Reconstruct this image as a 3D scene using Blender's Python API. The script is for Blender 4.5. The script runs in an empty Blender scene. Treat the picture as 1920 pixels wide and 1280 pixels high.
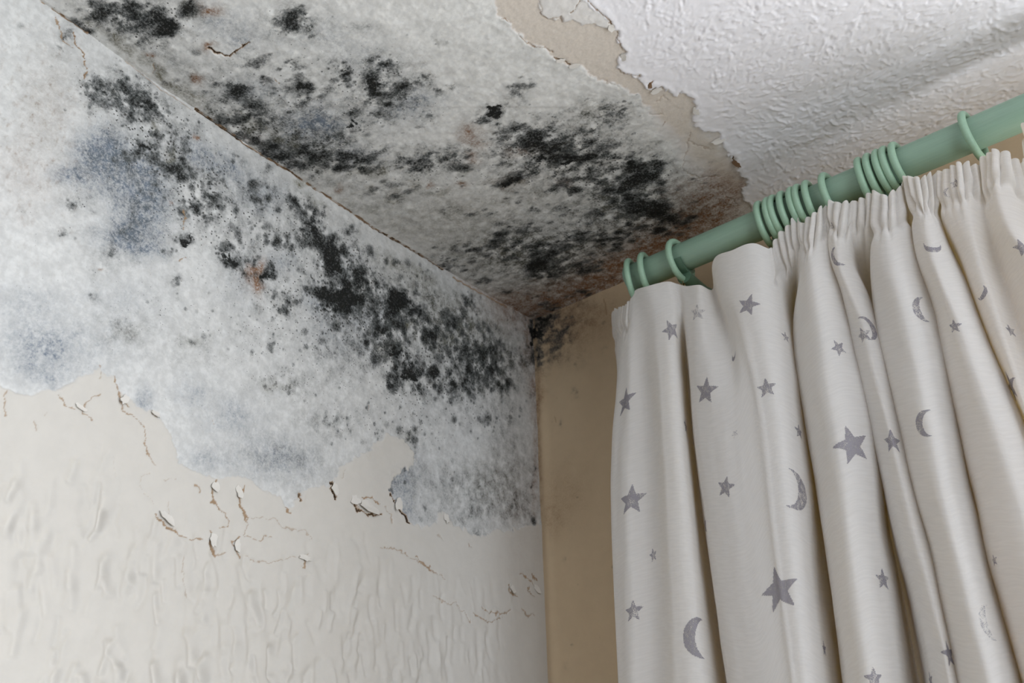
import bpy, math, random
import numpy as np
from mathutils import Matrix, Vector

# ------------------------------------------------------------------ camera
# Room axes: the corner under the ceiling is x=0, y=0, z=H.  Left wall is x=0, window wall is y=0, room at x>0, y<0.
H = 2.4
F_PX = 1750.0
PPX, PPY = 960.0, 640.0
R = np.array([[0.78287059, 0.62173606, -0.02362014],
              [-0.32575306, 0.37724273, -0.86693302],
              [-0.530093, 0.6863907, 0.49786466]])
CAM = np.array([0.67636906, -0.92725202, H - 0.69296812])
scene = bpy.context.scene
COL = scene.collection
cd = bpy.data.cameras.new('camera')
cd.sensor_width = 36.0
cd.lens = F_PX / 1920.0 * 36.0
cd.clip_start = 0.02
cam = bpy.data.objects.new('camera', cd)
COL.objects.link(cam)
m = Matrix.Identity(4)
for i in range(3):
    m[i][0] = R[0][i]; m[i][1] = -R[1][i]; m[i][2] = -R[2][i]; m[i][3] = CAM[i]
cam.matrix_world = m
cd.dof.use_dof = True
cd.dof.focus_distance = 0.90
cd.dof.aperture_fstop = 9.0
scene.camera = cam

# ------------------------------------------------------------------ light
vs = scene.view_settings
vs.view_transform = 'Standard'
vs.look = 'None'
vs.exposure = 0.2
vs.gamma = 1.0
vs.use_curve_mapping = False
w = bpy.data.worlds.new('overcast_sky'); scene.world = w
w.use_nodes = True
w.node_tree.nodes['Background'].inputs[0].default_value = (0.80, 0.90, 1.0, 1)
w.node_tree.nodes['Background'].inputs[1].default_value = 1.2
WIN = (0.72, 1.96, H - 1.45, H - 0.40)        # window opening in the window wall: x0, x1, z0, z1


def area(name, loc, target, sx, sy, power, col):
    l = bpy.data.lights.new(name, 'AREA')
    l.shape = 'RECTANGLE'; l.size = sx; l.size_y = sy; l.energy = power; l.color = col
    o = bpy.data.objects.new(name, l); COL.objects.link(o)
    o.location = loc
    d = Vector(target) - Vector(loc)
    o.rotation_euler = d.to_track_quat('-Z', 'Y').to_euler()
    return o


# daylight entering by the window behind the curtain and by the window on the opposite side of the room
area('window_daylight', (1.34, 0.10, H - 0.92), (1.34, -1.0, H - 0.92), 1.18, 1.00, 42.0, (0.90, 0.95, 1.0))
area('room_daylight', (2.38, -1.65, H - 0.62), (0.0, -1.65, H - 0.62), 1.1, 0.8, 11.5, (0.90, 0.95, 1.0))
area('side_daylight', (2.38, -0.42, H - 1.0), (0.0, -0.42, H - 1.0), 0.6, 1.2, 6.0, (0.90, 0.95, 1.0))

# ------------------------------------------------------------------ helpers


def S(r, g, b, a=1.0):
    def c(v):
        v /= 255.0
        return v / 12.92 if v <= 0.04045 else ((v + 0.055) / 1.055) ** 2.4
    return (c(r), c(g), c(b), a)


def to_px(P):
    q = (np.asarray(P) - CAM) @ R.T
    z = np.where(np.abs(q[..., 2]) < 1e-6, 1e-6, q[..., 2])
    return PPX + F_PX * q[..., 0] / z, PPY + F_PX * q[..., 1] / z, q[..., 2]


def on_plane(px, py, axis, val):
    d = R.T @ np.array([(px - PPX) / F_PX, (py - PPY) / F_PX, 1.0])
    return CAM + d * (val - CAM[axis]) / d[axis]


def sstep(a, b, x):
    t = np.clip((x - a) / (b - a), 0, 1)
    return t * t * (3 - 2 * t)


def perlin(x, y, seed):
    rng = np.random.RandomState(seed)
    n = 256
    perm = rng.permutation(n)
    ang = rng.rand(n) * 2 * np.pi
    gx, gy = np.cos(ang), np.sin(ang)
    x0 = np.floor(x).astype(np.int64); y0 = np.floor(y).astype(np.int64)
    fx = x - x0; fy = y - y0
    u = fx ** 3 * (fx * (fx * 6 - 15) + 10); v = fy ** 3 * (fy * (fy * 6 - 15) + 10)

    def g(ix, iy, dx, dy):
        h = perm[(perm[ix & 255] + iy) & 255]
        return gx[h] * dx + gy[h] * dy
    a = g(x0, y0, fx, fy); b = g(x0 + 1, y0, fx - 1, fy)
    c = g(x0, y0 + 1, fx, fy - 1); d = g(x0 + 1, y0 + 1, fx - 1, fy - 1)
    return (a + u * (b - a)) * (1 - v) + (c + u * (d - c)) * v


def fbm(x, y, scale, octaves, seed, gain=0.55):
    """x, y in metres, scale = size of the largest feature in metres; about 0..1, mean 0.5"""
    t = 0; amp = 1; tot = 0
    for o in range(octaves):
        f = 2 ** o / scale
        t = t + amp * perlin(x * f + 17.3 * o, y * f - 9.1 * o, seed + o)
        tot += amp; amp *= gain
    return 0.5 + 0.95 * t / tot


def blobs(u, v, lst, grow=1.0, amp=1.0, p=0.9):
    D = np.ones_like(u)
    for b in lst:
        x, y, rx, ry, a = b[:5]
        an = math.radians(b[5]) if len(b) > 5 else 0.0
        ca, sa = math.cos(an), math.sin(an)
        dx = u - x; dy = v - y
        e = ((dx * ca + dy * sa) / (rx * grow)) ** 2 + ((-dx * sa + dy * ca) / (ry * grow)) ** 2
        D *= 1 - np.clip(a * amp * np.exp(-p * e), 0, 0.999)
    return 1 - D


def seg_dist(u, v, pts):
    """distance to a polyline (px)"""
    best = np.full_like(u, 1e9)
    for (x0, y0), (x1, y1) in zip(pts[:-1], pts[1:]):
        dx, dy = x1 - x0, y1 - y0
        L = dx * dx + dy * dy + 1e-9
        t = np.clip(((u - x0) * dx + (v - y0) * dy) / L, 0, 1)
        best = np.minimum(best, np.hypot(u - x0 - t * dx, v - y0 - t * dy))
    return best


def poly_sd(u, v, pts):
    """signed distance to a closed polygon, positive inside"""
    d = seg_dist(u, v, pts + pts[:1])
    ins = np.zeros(u.shape, bool)
    n = len(pts)
    for i in range(n):
        x0, y0 = pts[i]; x1, y1 = pts[(i + 1) % n]
        if y0 == y1:
            continue
        c = ((y0 > v) != (y1 > v)) & (u < (x1 - x0) * (v - y0) / (y1 - y0) + x0)
        ins ^= c
    return np.where(ins, d, -d)


def cracks(u, v, lst):
    """lst: (width_px, strength, [points]) -> 0..1 mask"""
    C = np.zeros_like(u)
    for wd, st, pts in lst:
        xs = [p[0] for p in pts]; ys = [p[1] for p in pts]
        k = (u > min(xs) - 14) & (u < max(xs) + 14) & (v > min(ys) - 14) & (v < max(ys) + 14)
        if not k.any():
            continue
        d = seg_dist(u[k], v[k], pts)
        C[k] = np.maximum(C[k], st * (1 - sstep(wd * 0.28, wd * 0.28 + 1.7, d)))
    return C


def strokes(hf, h, n, lens, wid, amp, ang_fn, weight, seed):
    """press n short rounded strokes into the height field (grid step h metres, rows = axis 0)"""
    rng = np.random.RandomState(seed)
    ny, nx = hf.shape
    for i in range(n):
        cx = rng.randint(0, nx); cy = rng.randint(0, ny)
        wgt = weight[cy, cx]
        if wgt < 0.05:
            continue
        L = rng.uniform(*lens) / h / 2; W = rng.uniform(*wid) / h / 2
        a = ang_fn(cx, cy, rng)
        ca, sa = math.cos(a), math.sin(a)
        r = int(L + 3 * W + 2)
        y0, y1 = max(0, cy - r), min(ny, cy + r + 1); x0, x1 = max(0, cx - r), min(nx, cx + r + 1)
        yy, xx = np.mgrid[y0:y1, x0:x1]
        dx = xx - cx; dy = yy - cy
        t = np.clip(dx * ca + dy * sa, -L, L)
        bend = 0.12 * rng.randn()
        ox = dx - t * ca + bend * (t * t / max(L, 1)) * sa; oy = dy - t * sa - bend * (t * t / max(L, 1)) * ca
        e = (ox * ox + oy * oy) / (W * W)
        hf[y0:y1, x0:x1] += amp * rng.uniform(0.4, 1.0) * wgt * np.exp(-e)


def mesh_from_grid(name, P, keep=None, attrs=None, flip=False, smooth=True):
    """P: (ny, nx, 3) array"""
    ny, nx = P.shape[:2]
    idx = np.arange(ny * nx).reshape(ny, nx)
    q = np.stack([idx[:-1, :-1], idx[:-1, 1:], idx[1:, 1:], idx[1:, :-1]], -1)
    if flip:
        q = q[..., ::-1]
    q = q.reshape(-1, 4)
    if keep is not None:
        q = q[keep.reshape(-1)]
    me = bpy.data.meshes.new(name)
    me.vertices.add(ny * nx)
    me.vertices.foreach_set('co', P.reshape(-1).astype(np.float32))
    me.loops.add(q.size)
    me.loops.foreach_set('vertex_index', q.reshape(-1).astype(np.int32))
    me.polygons.add(len(q))
    me.polygons.foreach_set('loop_start', (np.arange(len(q)) * 4).astype(np.int32))
    me.update(calc_edges=True)
    me.validate()
    if smooth:
        me.polygons.foreach_set('use_smooth', np.ones(len(me.polygons), bool))
    for nm, arr in (attrs or {}).items():
        if arr.ndim == 3:
            at = me.attributes.new(nm, 'FLOAT_COLOR', 'POINT')
            c = np.ones((ny * nx, 4), np.float32); c[:, :3] = arr.reshape(-1, 3)
            at.data.foreach_set('color', c.reshape(-1))
        else:
            at = me.attributes.new(nm, 'FLOAT', 'POINT')
            at.data.foreach_set('value', arr.reshape(-1).astype(np.float32))
    return me


def link(name, me, mat=None, parent=None, label=None, cat=None, group=None, kind=None):
    o = bpy.data.objects.new(name, me)
    COL.objects.link(o)
    if mat is not None and me is not None and not me.materials:
        me.materials.append(mat)
    if parent is not None:
        o.parent = parent
    if label: o['label'] = label
    if cat: o['category'] = cat
    if group: o['group'] = group
    if kind: o['kind'] = kind
    return o


class MB:
    """collects simple shapes into one mesh"""
    def __init__(s): s.v = []; s.f = []

    def add(s, vs, fs):
        b = len(s.v); s.v += [tuple(p) for p in vs]; s.f += [tuple(b + i for i in f) for f in fs]

    def box(s, x0, x1, y0, y1, z0, z1):
        s.add([(x, y, z) for x in (x0, x1) for y in (y0, y1) for z in (z0, z1)],
              [(0, 1, 3, 2), (4, 6, 7, 5), (0, 4, 5, 1), (2, 3, 7, 6), (0, 2, 6, 4), (1, 5, 7, 3)])

    def sweep(s, path, rad, n=16, up=(0, 0, 1), flat=1.0, caps=True):
        """tube along a path of points with a radius per point"""
        path = [Vector(p) for p in path]
        rings = []
        for i, p in enumerate(path):
            t = (path[min(i + 1, len(path) - 1)] - path[max(i - 1, 0)]).normalized()
            a = t.cross(Vector(up))
            if a.length < 1e-4: a = t.cross(Vector((1, 0, 0)))
            a.normalize(); b = a.cross(t)
            r = rad[i] if hasattr(rad, '__len__') else rad
            rings.append([p + a * r * math.cos(k * 2 * math.pi / n) + b * r * flat * math.sin(k * 2 * math.pi / n) for k in range(n)])
        vs = [p for r in rings for p in r]; fs = []
        for i in range(len(rings) - 1):
            for k in range(n):
                k2 = (k + 1) % n
                fs.append((i * n + k, i * n + k2, (i + 1) * n + k2, (i + 1) * n + k))
        if caps:
            fs.append(tuple(range(n))[::-1]); fs.append(tuple((len(rings) - 1) * n + k for k in range(n)))
        s.add(vs, fs)

    def torus(s, Rm, r, nu=56, nv=16, c=(0, 0, 0)):
        """ring whose axis is x"""
        vs = []; fs = []
        for i in range(nu):
            a = 2 * math.pi * i / nu
            for j in range(nv):
                b = 2 * math.pi * j / nv
                q = Rm + r * math.cos(b)
                vs.append((c[0] + r * math.sin(b), c[1] + q * math.sin(a), c[2] + q * math.cos(a)))
        for i in range(nu):
            for j in range(nv):
                i2 = (i + 1) % nu; j2 = (j + 1) % nv
                fs.append((i * nv + j, i * nv + j2, i2 * nv + j2, i2 * nv + j))
        s.add(vs, fs)

    def mesh(s, name, smooth=True):
        me = bpy.data.meshes.new(name)
        me.from_pydata(s.v, [], s.f); me.validate()
        import bmesh
        bm = bmesh.new(); bm.from_mesh(me)
        bmesh.ops.recalc_face_normals(bm, faces=bm.faces); bm.to_mesh(me); bm.free()
        if smooth:
            me.polygons.foreach_set('use_smooth', np.ones(len(me.polygons), bool))
            try: me.set_sharp_from_angle(angle=math.radians(45))
            except Exception: pass
        return me


# ------------------------------------------------------------------ materials
class NT:
    def __init__(s, name):
        s.mat = bpy.data.materials.new(name); s.mat.use_nodes = True
        s.nt = s.mat.node_tree; s.nt.nodes.clear()
        s.out = s.nt.nodes.new('ShaderNodeOutputMaterial')

    def n(s, typ, ins=None, **kw):
        nd = s.nt.nodes.new(typ)
        for k, v_ in kw.items(): setattr(nd, k, v_)
        for k, v_ in (ins or {}).items():
            if isinstance(v_, bpy.types.NodeSocket): s.nt.links.new(v_, nd.inputs[k])
            else: nd.inputs[k].default_value = v_
        return nd

    def math(s, op, a, b=0.0, c=0.0, clamp=False):
        return s.n('ShaderNodeMath', {0: a, 1: b, 2: c}, operation=op, use_clamp=clamp).outputs[0]

    def mix(s, f, a, b):
        return s.n('ShaderNodeMix', {0: f, 6: a, 7: b}, data_type='RGBA').outputs[2]

    def ramp(s, x, a, b, c=0.0, d=1.0):
        return s.n('ShaderNodeMapRange', {0: x, 1: a, 2: b, 3: c, 4: d}, interpolation_type='SMOOTHSTEP').outputs[0]

    def noise(s, vec, scale, detail=4, rough=0.55, dist=0.0):
        return s.n('ShaderNodeTexNoise', {'Vector': vec, 'Scale': scale, 'Detail': detail, 'Roughness': rough, 'Distortion': dist}).outputs[0]

    def rgb(s, attr):
        a = s.n('ShaderNodeAttribute', attribute_name=attr)
        sp = s.n('ShaderNodeSeparateColor', {0: a.outputs['Color']})
        return sp.outputs[0], sp.outputs[1], sp.outputs[2]

    def finish(s, shader):
        s.nt.links.new(shader, s.out.inputs[0]); return s.mat


def mat_simple(name, col, rough=0.5, bump=0.0, bscale=300, var=0.06, metallic=0.0, spec=0.5):
    t = NT(name)
    co = t.n('ShaderNodeTexCoord').outputs['Object']
    nz = t.noise(co, bscale * 0.25, 4)
    c2 = tuple(min(1, x * (1 + var)) for x in col[:3]) + (1,)
    c1 = tuple(x * (1 - var) for x in col[:3]) + (1,)
    base = t.mix(nz, c1, c2)
    ins = {'Base Color': base, 'Roughness': rough, 'Metallic': metallic, 'Specular IOR Level': spec}
    if bump:
        b = t.n('ShaderNodeBump', {'Height': t.noise(co, bscale, 5), 'Strength': bump, 'Distance': 0.001})
        ins['Normal'] = b.outputs[0]
    return t.finish(t.n('ShaderNodeBsdfPrincipled', ins).outputs[0])


def mat_mould(name, paint, film, cream, fine=0.25):
    """painted plaster: paint / bare film / cream plaster picked by 'layer', mould stains by 'stain' and 'stain2'"""
    t = NT(name)
    co = t.n('ShaderNodeTexCoord').outputs['Object']
    K, G, B = t.rgb('stain')
    O, RU, SP = t.rgb('stain2')
    FI, CR, CK = t.rgb('layer')
    n1 = t.noise(co, 60, 6, 0.6)
    n2 = t.noise(co, 420, 5, 0.65)
    n3 = t.noise(co, 1500, 3, 0.6)
    nmid = t.noise(co, 160, 5, 0.6, 0.3)
    nf = t.ramp(t.math('ADD', t.math('MULTIPLY', n2, 0.62), t.math('MULTIPLY', n3, 0.38)), 0.36, 0.64)
    dk = lambda c, k: tuple(x * k for x in c[:3]) + (1,)
    p = t.mix(t.ramp(n1, 0.3, 0.7), dk(paint, 0.96), paint)
    fl = t.mix(t.ramp(nmid, 0.32, 0.66), dk(film, 0.83), film)
    cr = t.mix(t.ramp(n2, 0.3, 0.7), dk(cream, 0.9), cream)
    fl = t.mix(t.math('MULTIPLY', t.ramp(n1, 0.42, 0.68), 0.5), fl, dk(film, 0.70))
    base = t.mix(FI, p, fl)
    base = t.mix(CR, base, cr)
    # soft clouds, broken up by noise
    brk = t.math('MULTIPLY_ADD', nf, 0.95, 0.5)
    brk2 = t.math('MULTIPLY', brk, t.math('MULTIPLY_ADD', nmid, 1.0, 0.5))
    base = t.mix(t.math('MULTIPLY', B, brk2, clamp=True), base, S(108, 118, 131))
    base = t.mix(t.math('MULTIPLY', G, brk2, clamp=True), base, S(74, 77, 76))
    base = t.mix(t.math('MULTIPLY', O, brk, clamp=True), base, S(88, 82, 52))
    base = t.mix(t.math('MULTIPLY', RU, brk, clamp=True), base, S(124, 86, 54))
    # pin-prick speckles
    vo = t.n('ShaderNodeTexVoronoi', {'Vector': co, 'Scale': 330.0, 'Randomness': 1.0})
    rnd = t.n('ShaderNodeSeparateColor', {0: vo.outputs['Color']}).outputs[0]
    rad = t.math('MULTIPLY', t.math('SUBTRACT', SP, rnd), 0.75)
    dot = t.ramp(t.math('SUBTRACT', rad, vo.outputs['Distance']), -0.03, 0.05)
    base = t.mix(t.math('MULTIPLY', dot, 0.85), base, S(44, 44, 40))
    # black growth
    kf = t.math('MULTIPLY', K, t.math('MULTIPLY_ADD', nf, 0.70, 0.68))
    kg = t.ramp(kf, 0.05, 0.60)
    kk = t.ramp(kf, 0.52, 0.92)
    base = t.mix(t.math('MULTIPLY', kg, 0.80), base, S(72, 75, 75))
    base = t.mix(t.math('MULTIPLY', kk, 0.97), base, S(18, 19, 17))
    # cracks show brown backing
    base = t.mix(t.math('MULTIPLY', t.ramp(CK, 0.2, 0.85), 0.9), base, S(150, 122, 92))
    base = t.mix(t.ramp(CK, 0.82, 1.05), base, S(52, 40, 30))
    hgt = t.math('ADD', t.math('MULTIPLY', n2, 0.6), t.math('MULTIPLY', n3, 0.35))
    hgt = t.math('SUBTRACT', hgt, t.math('MULTIPLY', kk, 0.35))
    bp = t.n('ShaderNodeBump', {'Height': hgt, 'Strength': 0.35, 'Distance': 0.0006})
    sh = t.n('ShaderNodeBsdfPrincipled', {'Base Color': base, 'Roughness': 0.72, 'Specular IOR Level': 0.25, 'Normal': bp.outputs[0]})
    return t.finish(sh.outputs[0])


M_WALL = mat_mould('mouldy_wall_paint', S(203, 199, 193), S(214, 214, 213), S(220, 211, 200))
M_CEIL = mat_mould('mouldy_ceiling_paint', S(241, 240, 245), S(234, 234, 232), S(218, 209, 199))
M_BACK = mat_mould('beige_wall_paint', S(206, 184, 154), S(196, 182, 162), S(190, 180, 166))

# ------------------------------------------------------------------ traced marks: positions are read off the photograph and
# carried to the wall planes (u, v are the trace coordinates of each wall vertex)
WALL_BLACK = [
 (250,180,50,25,.45,30),(300,250,40,18,.35,30),(370,350,36,40,.35,40),(400,400,30,24,.42,40),(470,430,40,18,.38,20),(540,455,26,24,.45),(700,640,36,36,.42,40),(860,700,26,40,.45),(350,270,24,14,.4),
 (123,73,10,26,.55,20),(165,150,10,20,.6,60),(172,168,11,20,.85,55),(186,190,14,16,.75,40),(227,160,24,20,.5),(283,190,26,18,.6),(267,213,22,14,.5),
 (243,200,22,14,.55,40),(205,190,16,12,.5),(272,278,17,6,1,5),(257,290,14,9,.85),(285,300,20,12,.55,30),(340,307,15,11,.8,40),(133,377,17,13,.65),(167,393,8,9,.6),(43,395,5,5,.5),
 (327,248,8,7,.5),(363,233,14,9,.5),(487,367,22,20,.7),(547,373,11,14,.75),(333,333,12,14,.5),(363,383,14,17,.75,40),(387,367,9,12,.6),(403,337,9,8,.55),
 (580,407,20,24,.8),(500,313,11,9,.55),(300,345,10,10,.4),(440,300,20,10,.35),
 (123,437,13,8,.6),(150,437,9,7,.4),(343,447,17,6,.95,10),(320,470,12,9,.55,30),(430,457,22,12,.55),(433,487,17,11,1.0,25),(420,480,10,12,.7),
 (473,488,8,6,.9),(497,515,5,15,1,20),(507,508,9,4,.95),(462,515,18,18,.35),(330,527,8,10,.8),(180,524,6,8,.45),(177,560,7,8,.45),(220,477,16,14,.4),
 (617,470,20,24,.95),(633,500,16,14,.95),(613,560,15,18,1),(630,557,15,14,.95),(597,447,10,14,.8),(610,490,12,12,.7),(583,433,9,10,.8),
 (600,654,18,12,.6),(580,543,10,12,.5),(533,560,20,14,.4),(547,573,14,12,.5),(513,550,12,12,.4),(630,617,14,12,.5),(633,585,12,14,.7),
 (650,543,20,24,1),(657,570,18,17,.95),(640,477,16,14,.7),(683,500,24,20,.55),(693,543,15,14,.7),(675,525,15,14,.6),(743,557,21,25,1),(757,570,17,15,.95),(787,587,18,22,.8),
 (730,587,15,14,.7),(733,620,20,18,.6),(700,600,20,18,.5),(737,490,20,7,.55,25),(747,494,6,5,.8),(790,517,20,18,.4,45),(820,564,12,12,.5),(840,594,16,16,.6),(853,610,10,9,.75),
 (873,577,16,18,.5),(893,604,24,14,.4,40),(883,560,12,14,.4),(807,634,15,19,.8),(827,640,14,14,.55),(870,627,7,8,.7),(747,660,18,13,1),(720,657,12,10,.55),(767,700,18,16,1),
 (747,704,14,13,.8),(807,704,16,14,.8),(740,724,12,12,.8),(757,685,13,12,.9),(783,737,12,12,.6),(873,657,15,13,.8),(887,694,18,28,.7,-20),(917,667,24,20,.6),(930,690,22,20,.7),
 (940,717,22,12,.7,20),(880,727,15,14,.6),(907,654,14,12,.5),(840,734,15,13,.5),(860,747,8,8,.5),(810,724,10,9,.5),(913,787,16,12,.6),(973,767,15,12,.35),(950,794,14,12,.3),
 (693,760,7,9,.45),(723,767,6,6,.5),(763,820,22,24,.5),(703,837,5,20,.75,8),(787,827,10,10,.45),(963,944,13,14,.45),(1000,977,12,9,.55),(897,1001,15,6,.5),(843,891,8,9,.5),
 (790,954,16,14,.45),(733,917,7,9,.75),(733,884,7,7,.55),(643,887,5,6,.75),(703,852,7,7,.6),(757,891,10,9,.4),(533,837,14,10,.35),(600,793,20,12,.35),(640,800,22,12,.35),
 (360,643,18,14,.28),(393,680,9,8,.32),(520,720,24,12,.34),(547,730,14,9,.3),(233,627,28,16,.27),(560,935,6,14,.5),(300,585,10,14,.3),(450,600,40,30,.16),(520,640,40,30,.2),
 (1003,627,9,24,1),(1000,674,9,18,.9),(985,677,10,10,.5),(1000,600,10,8,.9),(1000,744,4,10,.7),(1000,881,4,12,.7),(1000,914,4,10,.7),(950,640,30,20,.3),(965,590,18,8,.4),
 (655,430,14,10,.5),(560,380,14,9,.5),(600,410,14,12,.6),(570,440,12,14,.6),(670,470,14,12,.6),(710,540,12,10,.6),
]
WALL_BROAD = [(240,350,70,90,.2),(380,400,90,60,.22,35),(560,620,120,60,.15),(640,540,110,80,.34,35),(780,650,120,70,.34,35),(880,660,80,70,.3),(250,220,90,50,.25,35),(440,350,160,60,.24,35),(520,480,120,60,.22,35),(300,300,80,60,.22),
              (760,780,120,50,.2),(600,720,160,60,.14),(400,560,180,80,.13),(860,800,70,50,.2)]
WALL_GREY = [(215,300,58,48,.38),(268,385,42,52,.4,-20),(233,440,44,22,.4),(150,325,30,16,.3),(930,690,50,60,.5),(900,920,70,45,.5),(800,900,50,40,.35),(960,860,40,60,.45),(700,620,60,60,.35),(250,190,70,35,.45,30),(780,600,60,60,.3),(870,600,50,40,.35,35),
             (640,690,50,30,.2),(200,480,50,30,.25),(230,620,60,40,.18),(350,660,60,40,.16),(540,720,60,25,.25),(620,790,60,30,.3),(560,870,80,40,.28),(470,850,60,40,.15),(950,960,60,25,.4),
             (860,970,40,20,.4),(480,365,50,30,.3),(120,75,14,28,.4,20)]
WALL_BLUE = [(215,300,62,52,.85),(268,380,46,56,.85,-20),(133,327,32,18,.7),(233,440,48,26,.85),(273,470,34,18,.65),(250,345,50,40,.6),(180,270,30,30,.5),(383,293,46,22,.5,35),(430,320,50,24,.5,30),
             (490,370,40,26,.55),(100,655,110,60,.42),(85,708,34,16,.5,25),(273,750,16,26,.55),(360,733,34,26,.42),(430,780,60,36,.3),(520,860,70,40,.4),(650,500,30,30,.3),(530,490,30,24,.45),
             (600,560,30,40,.35),(740,900,50,50,.45),(640,620,50,40,.3),(450,520,40,50,.25),(60,560,80,30,.25),(400,860,50,26,.35),(700,590,40,40,.35),(250,560,60,40,.2),(760,960,30,22,.4)]
WALL_OLIVE = [(900,650,80,70,.22,40),(820,560,90,30,.2,35),(930,900,60,60,.2),(290,233,6,13,.6),(320,297,6,9,.5),(563,340,12,8,.6),(737,492,24,9,.5,25),(790,517,24,18,.4,40),(827,640,20,18,.35),(720,657,14,12,.5),(760,605,8,6,.8),(807,724,10,8,.4),
              (80,200,50,90,.12),(520,722,26,12,.3),(233,627,30,16,.2),(405,225,20,8,.35,35),(360,640,24,14,.15),(840,600,60,40,.2),(763,820,16,18,.3),(590,380,30,10,.3,35)]
WALL_RUST = [(960,590,50,26,.4,25),(900,545,60,10,.35,32),(995,640,14,60,.5),(975,1000,40,140,.12),(362,258,5,6,.8),(470,507,12,11,.7),(483,537,11,15,1),(476,520,15,13,.95),(490,500,9,13,.9),(190,507,5,2,.7),(322,380,6,3,.7,20),(50,350,50,60,.13),(90,200,50,90,.12),(30,290,30,40,.1),
             (1000,720,8,22,.5),(1002,790,6,60,.35),(1004,900,6,70,.35),(985,560,30,14,.3),(940,560,40,8,.25,32),(870,520,30,5,.25,32)]
WALL_EDGE = [(-600,724),(0,724),(30,735),(60,742),(113,724),(150,708),(180,690),(213,707),(227,737),(250,755),(287,774),(300,790),(320,820),(333,850),(347,874),(367,884),(400,897),(443,894),
 (467,897),(480,911),(510,925),(530,937),(540,951),(560,937),(567,921),(600,912),(620,914),(630,891),(645,872),(665,860),(690,850),(700,835),(725,810),(745,815),(770,840),(778,870),(750,880),
 (735,895),(728,924),(740,937),(755,960),(767,977),(787,987),(817,981),(820,961),(840,964),(850,984),(887,1001),(907,1004),(930,990),(957,994),(1000,984),(1060,980)]
WALL_CRACKS = [
 (4,.7,[(13,734),(8,750),(8,780)]),(3,.7,[(110,740),(120,757),(143,770)]),(3,.7,[(187,737),(160,757),(155,774),(173,787)]),(3,.6,[(63,790),(67,810)]),(2,.5,[(90,765),(85,780)]),
 (3,.75,[(213,707),(223,737),(230,770),(253,784),(267,797),(272,827),(275,854)]),(5,.75,[(223,737),(229,748),(240,760)]),(3,.7,[(283,774),(297,784)]),(2,.4,[(213,854),(213,887),(227,907)]),
 (3,.6,[(277,854),(293,874)]),(1.5,.5,[(280,884),(263,894),(262,914),(277,934),(290,944)]),(5,.85,[(293,964),(300,977),(313,987),(333,997)]),(3,.75,[(333,997),(347,1009),(358,1014),(380,1009)]),
 (5,.85,[(395,997),(393,1017),(403,1041)]),(2.5,.6,[(403,1041),(420,1037)]),(5,.85,[(405,901),(397,917),(397,937),(410,954)]),(2.5,.7,[(410,954),(423,961),(428,977),(427,987),(410,991)]),
 (4,.85,[(460,911),(447,931),(453,957),(463,971)]),(2,.65,[(463,971),(463,987),(458,1001),(477,1012),(507,1006)]),(4,.75,[(450,1006),(437,1016),(443,1031),(450,1046)]),
 (2,.6,[(463,1041),(473,1051),(500,1054),(517,1052),(547,1044),(573,1044),(582,1037)]),(4,.75,[(572,1043),(570,1064)]),(4,.7,[(363,907),(377,924)]),(2,.55,[(467,971),(493,969),(517,971),(527,987),(547,991),(573,997),(583,1012)]),
 (5,1.1,[(620,904),(623,921),(630,934)]),(2.5,.5,[(343,1041),(342,1067),(347,1087),(348,1121)]),(2,.5,[(310,901),(333,897)]),(2,.5,[(313,937),(318,964)]),(3,1.0,[(563,925),(562,938)]),(3,.8,[(537,951),(541,960)]),
 (6,1.0,[(665,944),(673,958),(690,964),(713,965)]),(2.5,.85,[(680,934),(695,932),(703,941),(713,944)]),(2,.6,[(720,951),(733,964),(735,981)]),(4.5,1.1,[(733,927),(747,951),(757,964),(767,979)]),
 (2,.6,[(713,1027),(750,1031),(763,1042),(780,1051),(793,1057),(813,1072),(833,1084)]),(3,.8,[(780,1044),(807,1067)]),(3,.8,[(997,1074),(1000,1084),(1008,1086)]),
 (2.5,.75,[(973,1076),(987,1081),(1003,1097)]),(3,.8,[(953,1097),(958,1111),(968,1117)]),(2.5,.7,[(990,1101),(993,1111),(1002,1116)]),(2,.6,[(813,1117),(840,1131),(853,1131),(873,1151),(880,1167)]),
 (2.5,.7,[(903,1139),(917,1147),(937,1151),(957,1144)]),(2.5,.7,[(887,1147),(897,1157),(920,1166),(940,1157)]),(2.5,.65,[(977,1142),(987,1154),(1000,1152)]),
 (2,.8,[(105,30),(113,60),(120,80),(137,88)]),(2.5,.95,[(140,63),(143,83),(157,103),(163,127),(160,147)]),(2,.8,[(343,395),(348,410),(343,427)]),(2,.8,[(337,490),(343,484),(352,482)]),
 (2,.5,[(640,895),(650,880)]),(2,.6,[(693,757),(690,770)]),(2,.6,[(397,785),(405,795)]),(2.5,.6,[(187,687),(188,710)]),(2,.5,[(820,1000),(830,1012)]),(2.5,.6,[(875,1020),(885,1026)]),
]
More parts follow.
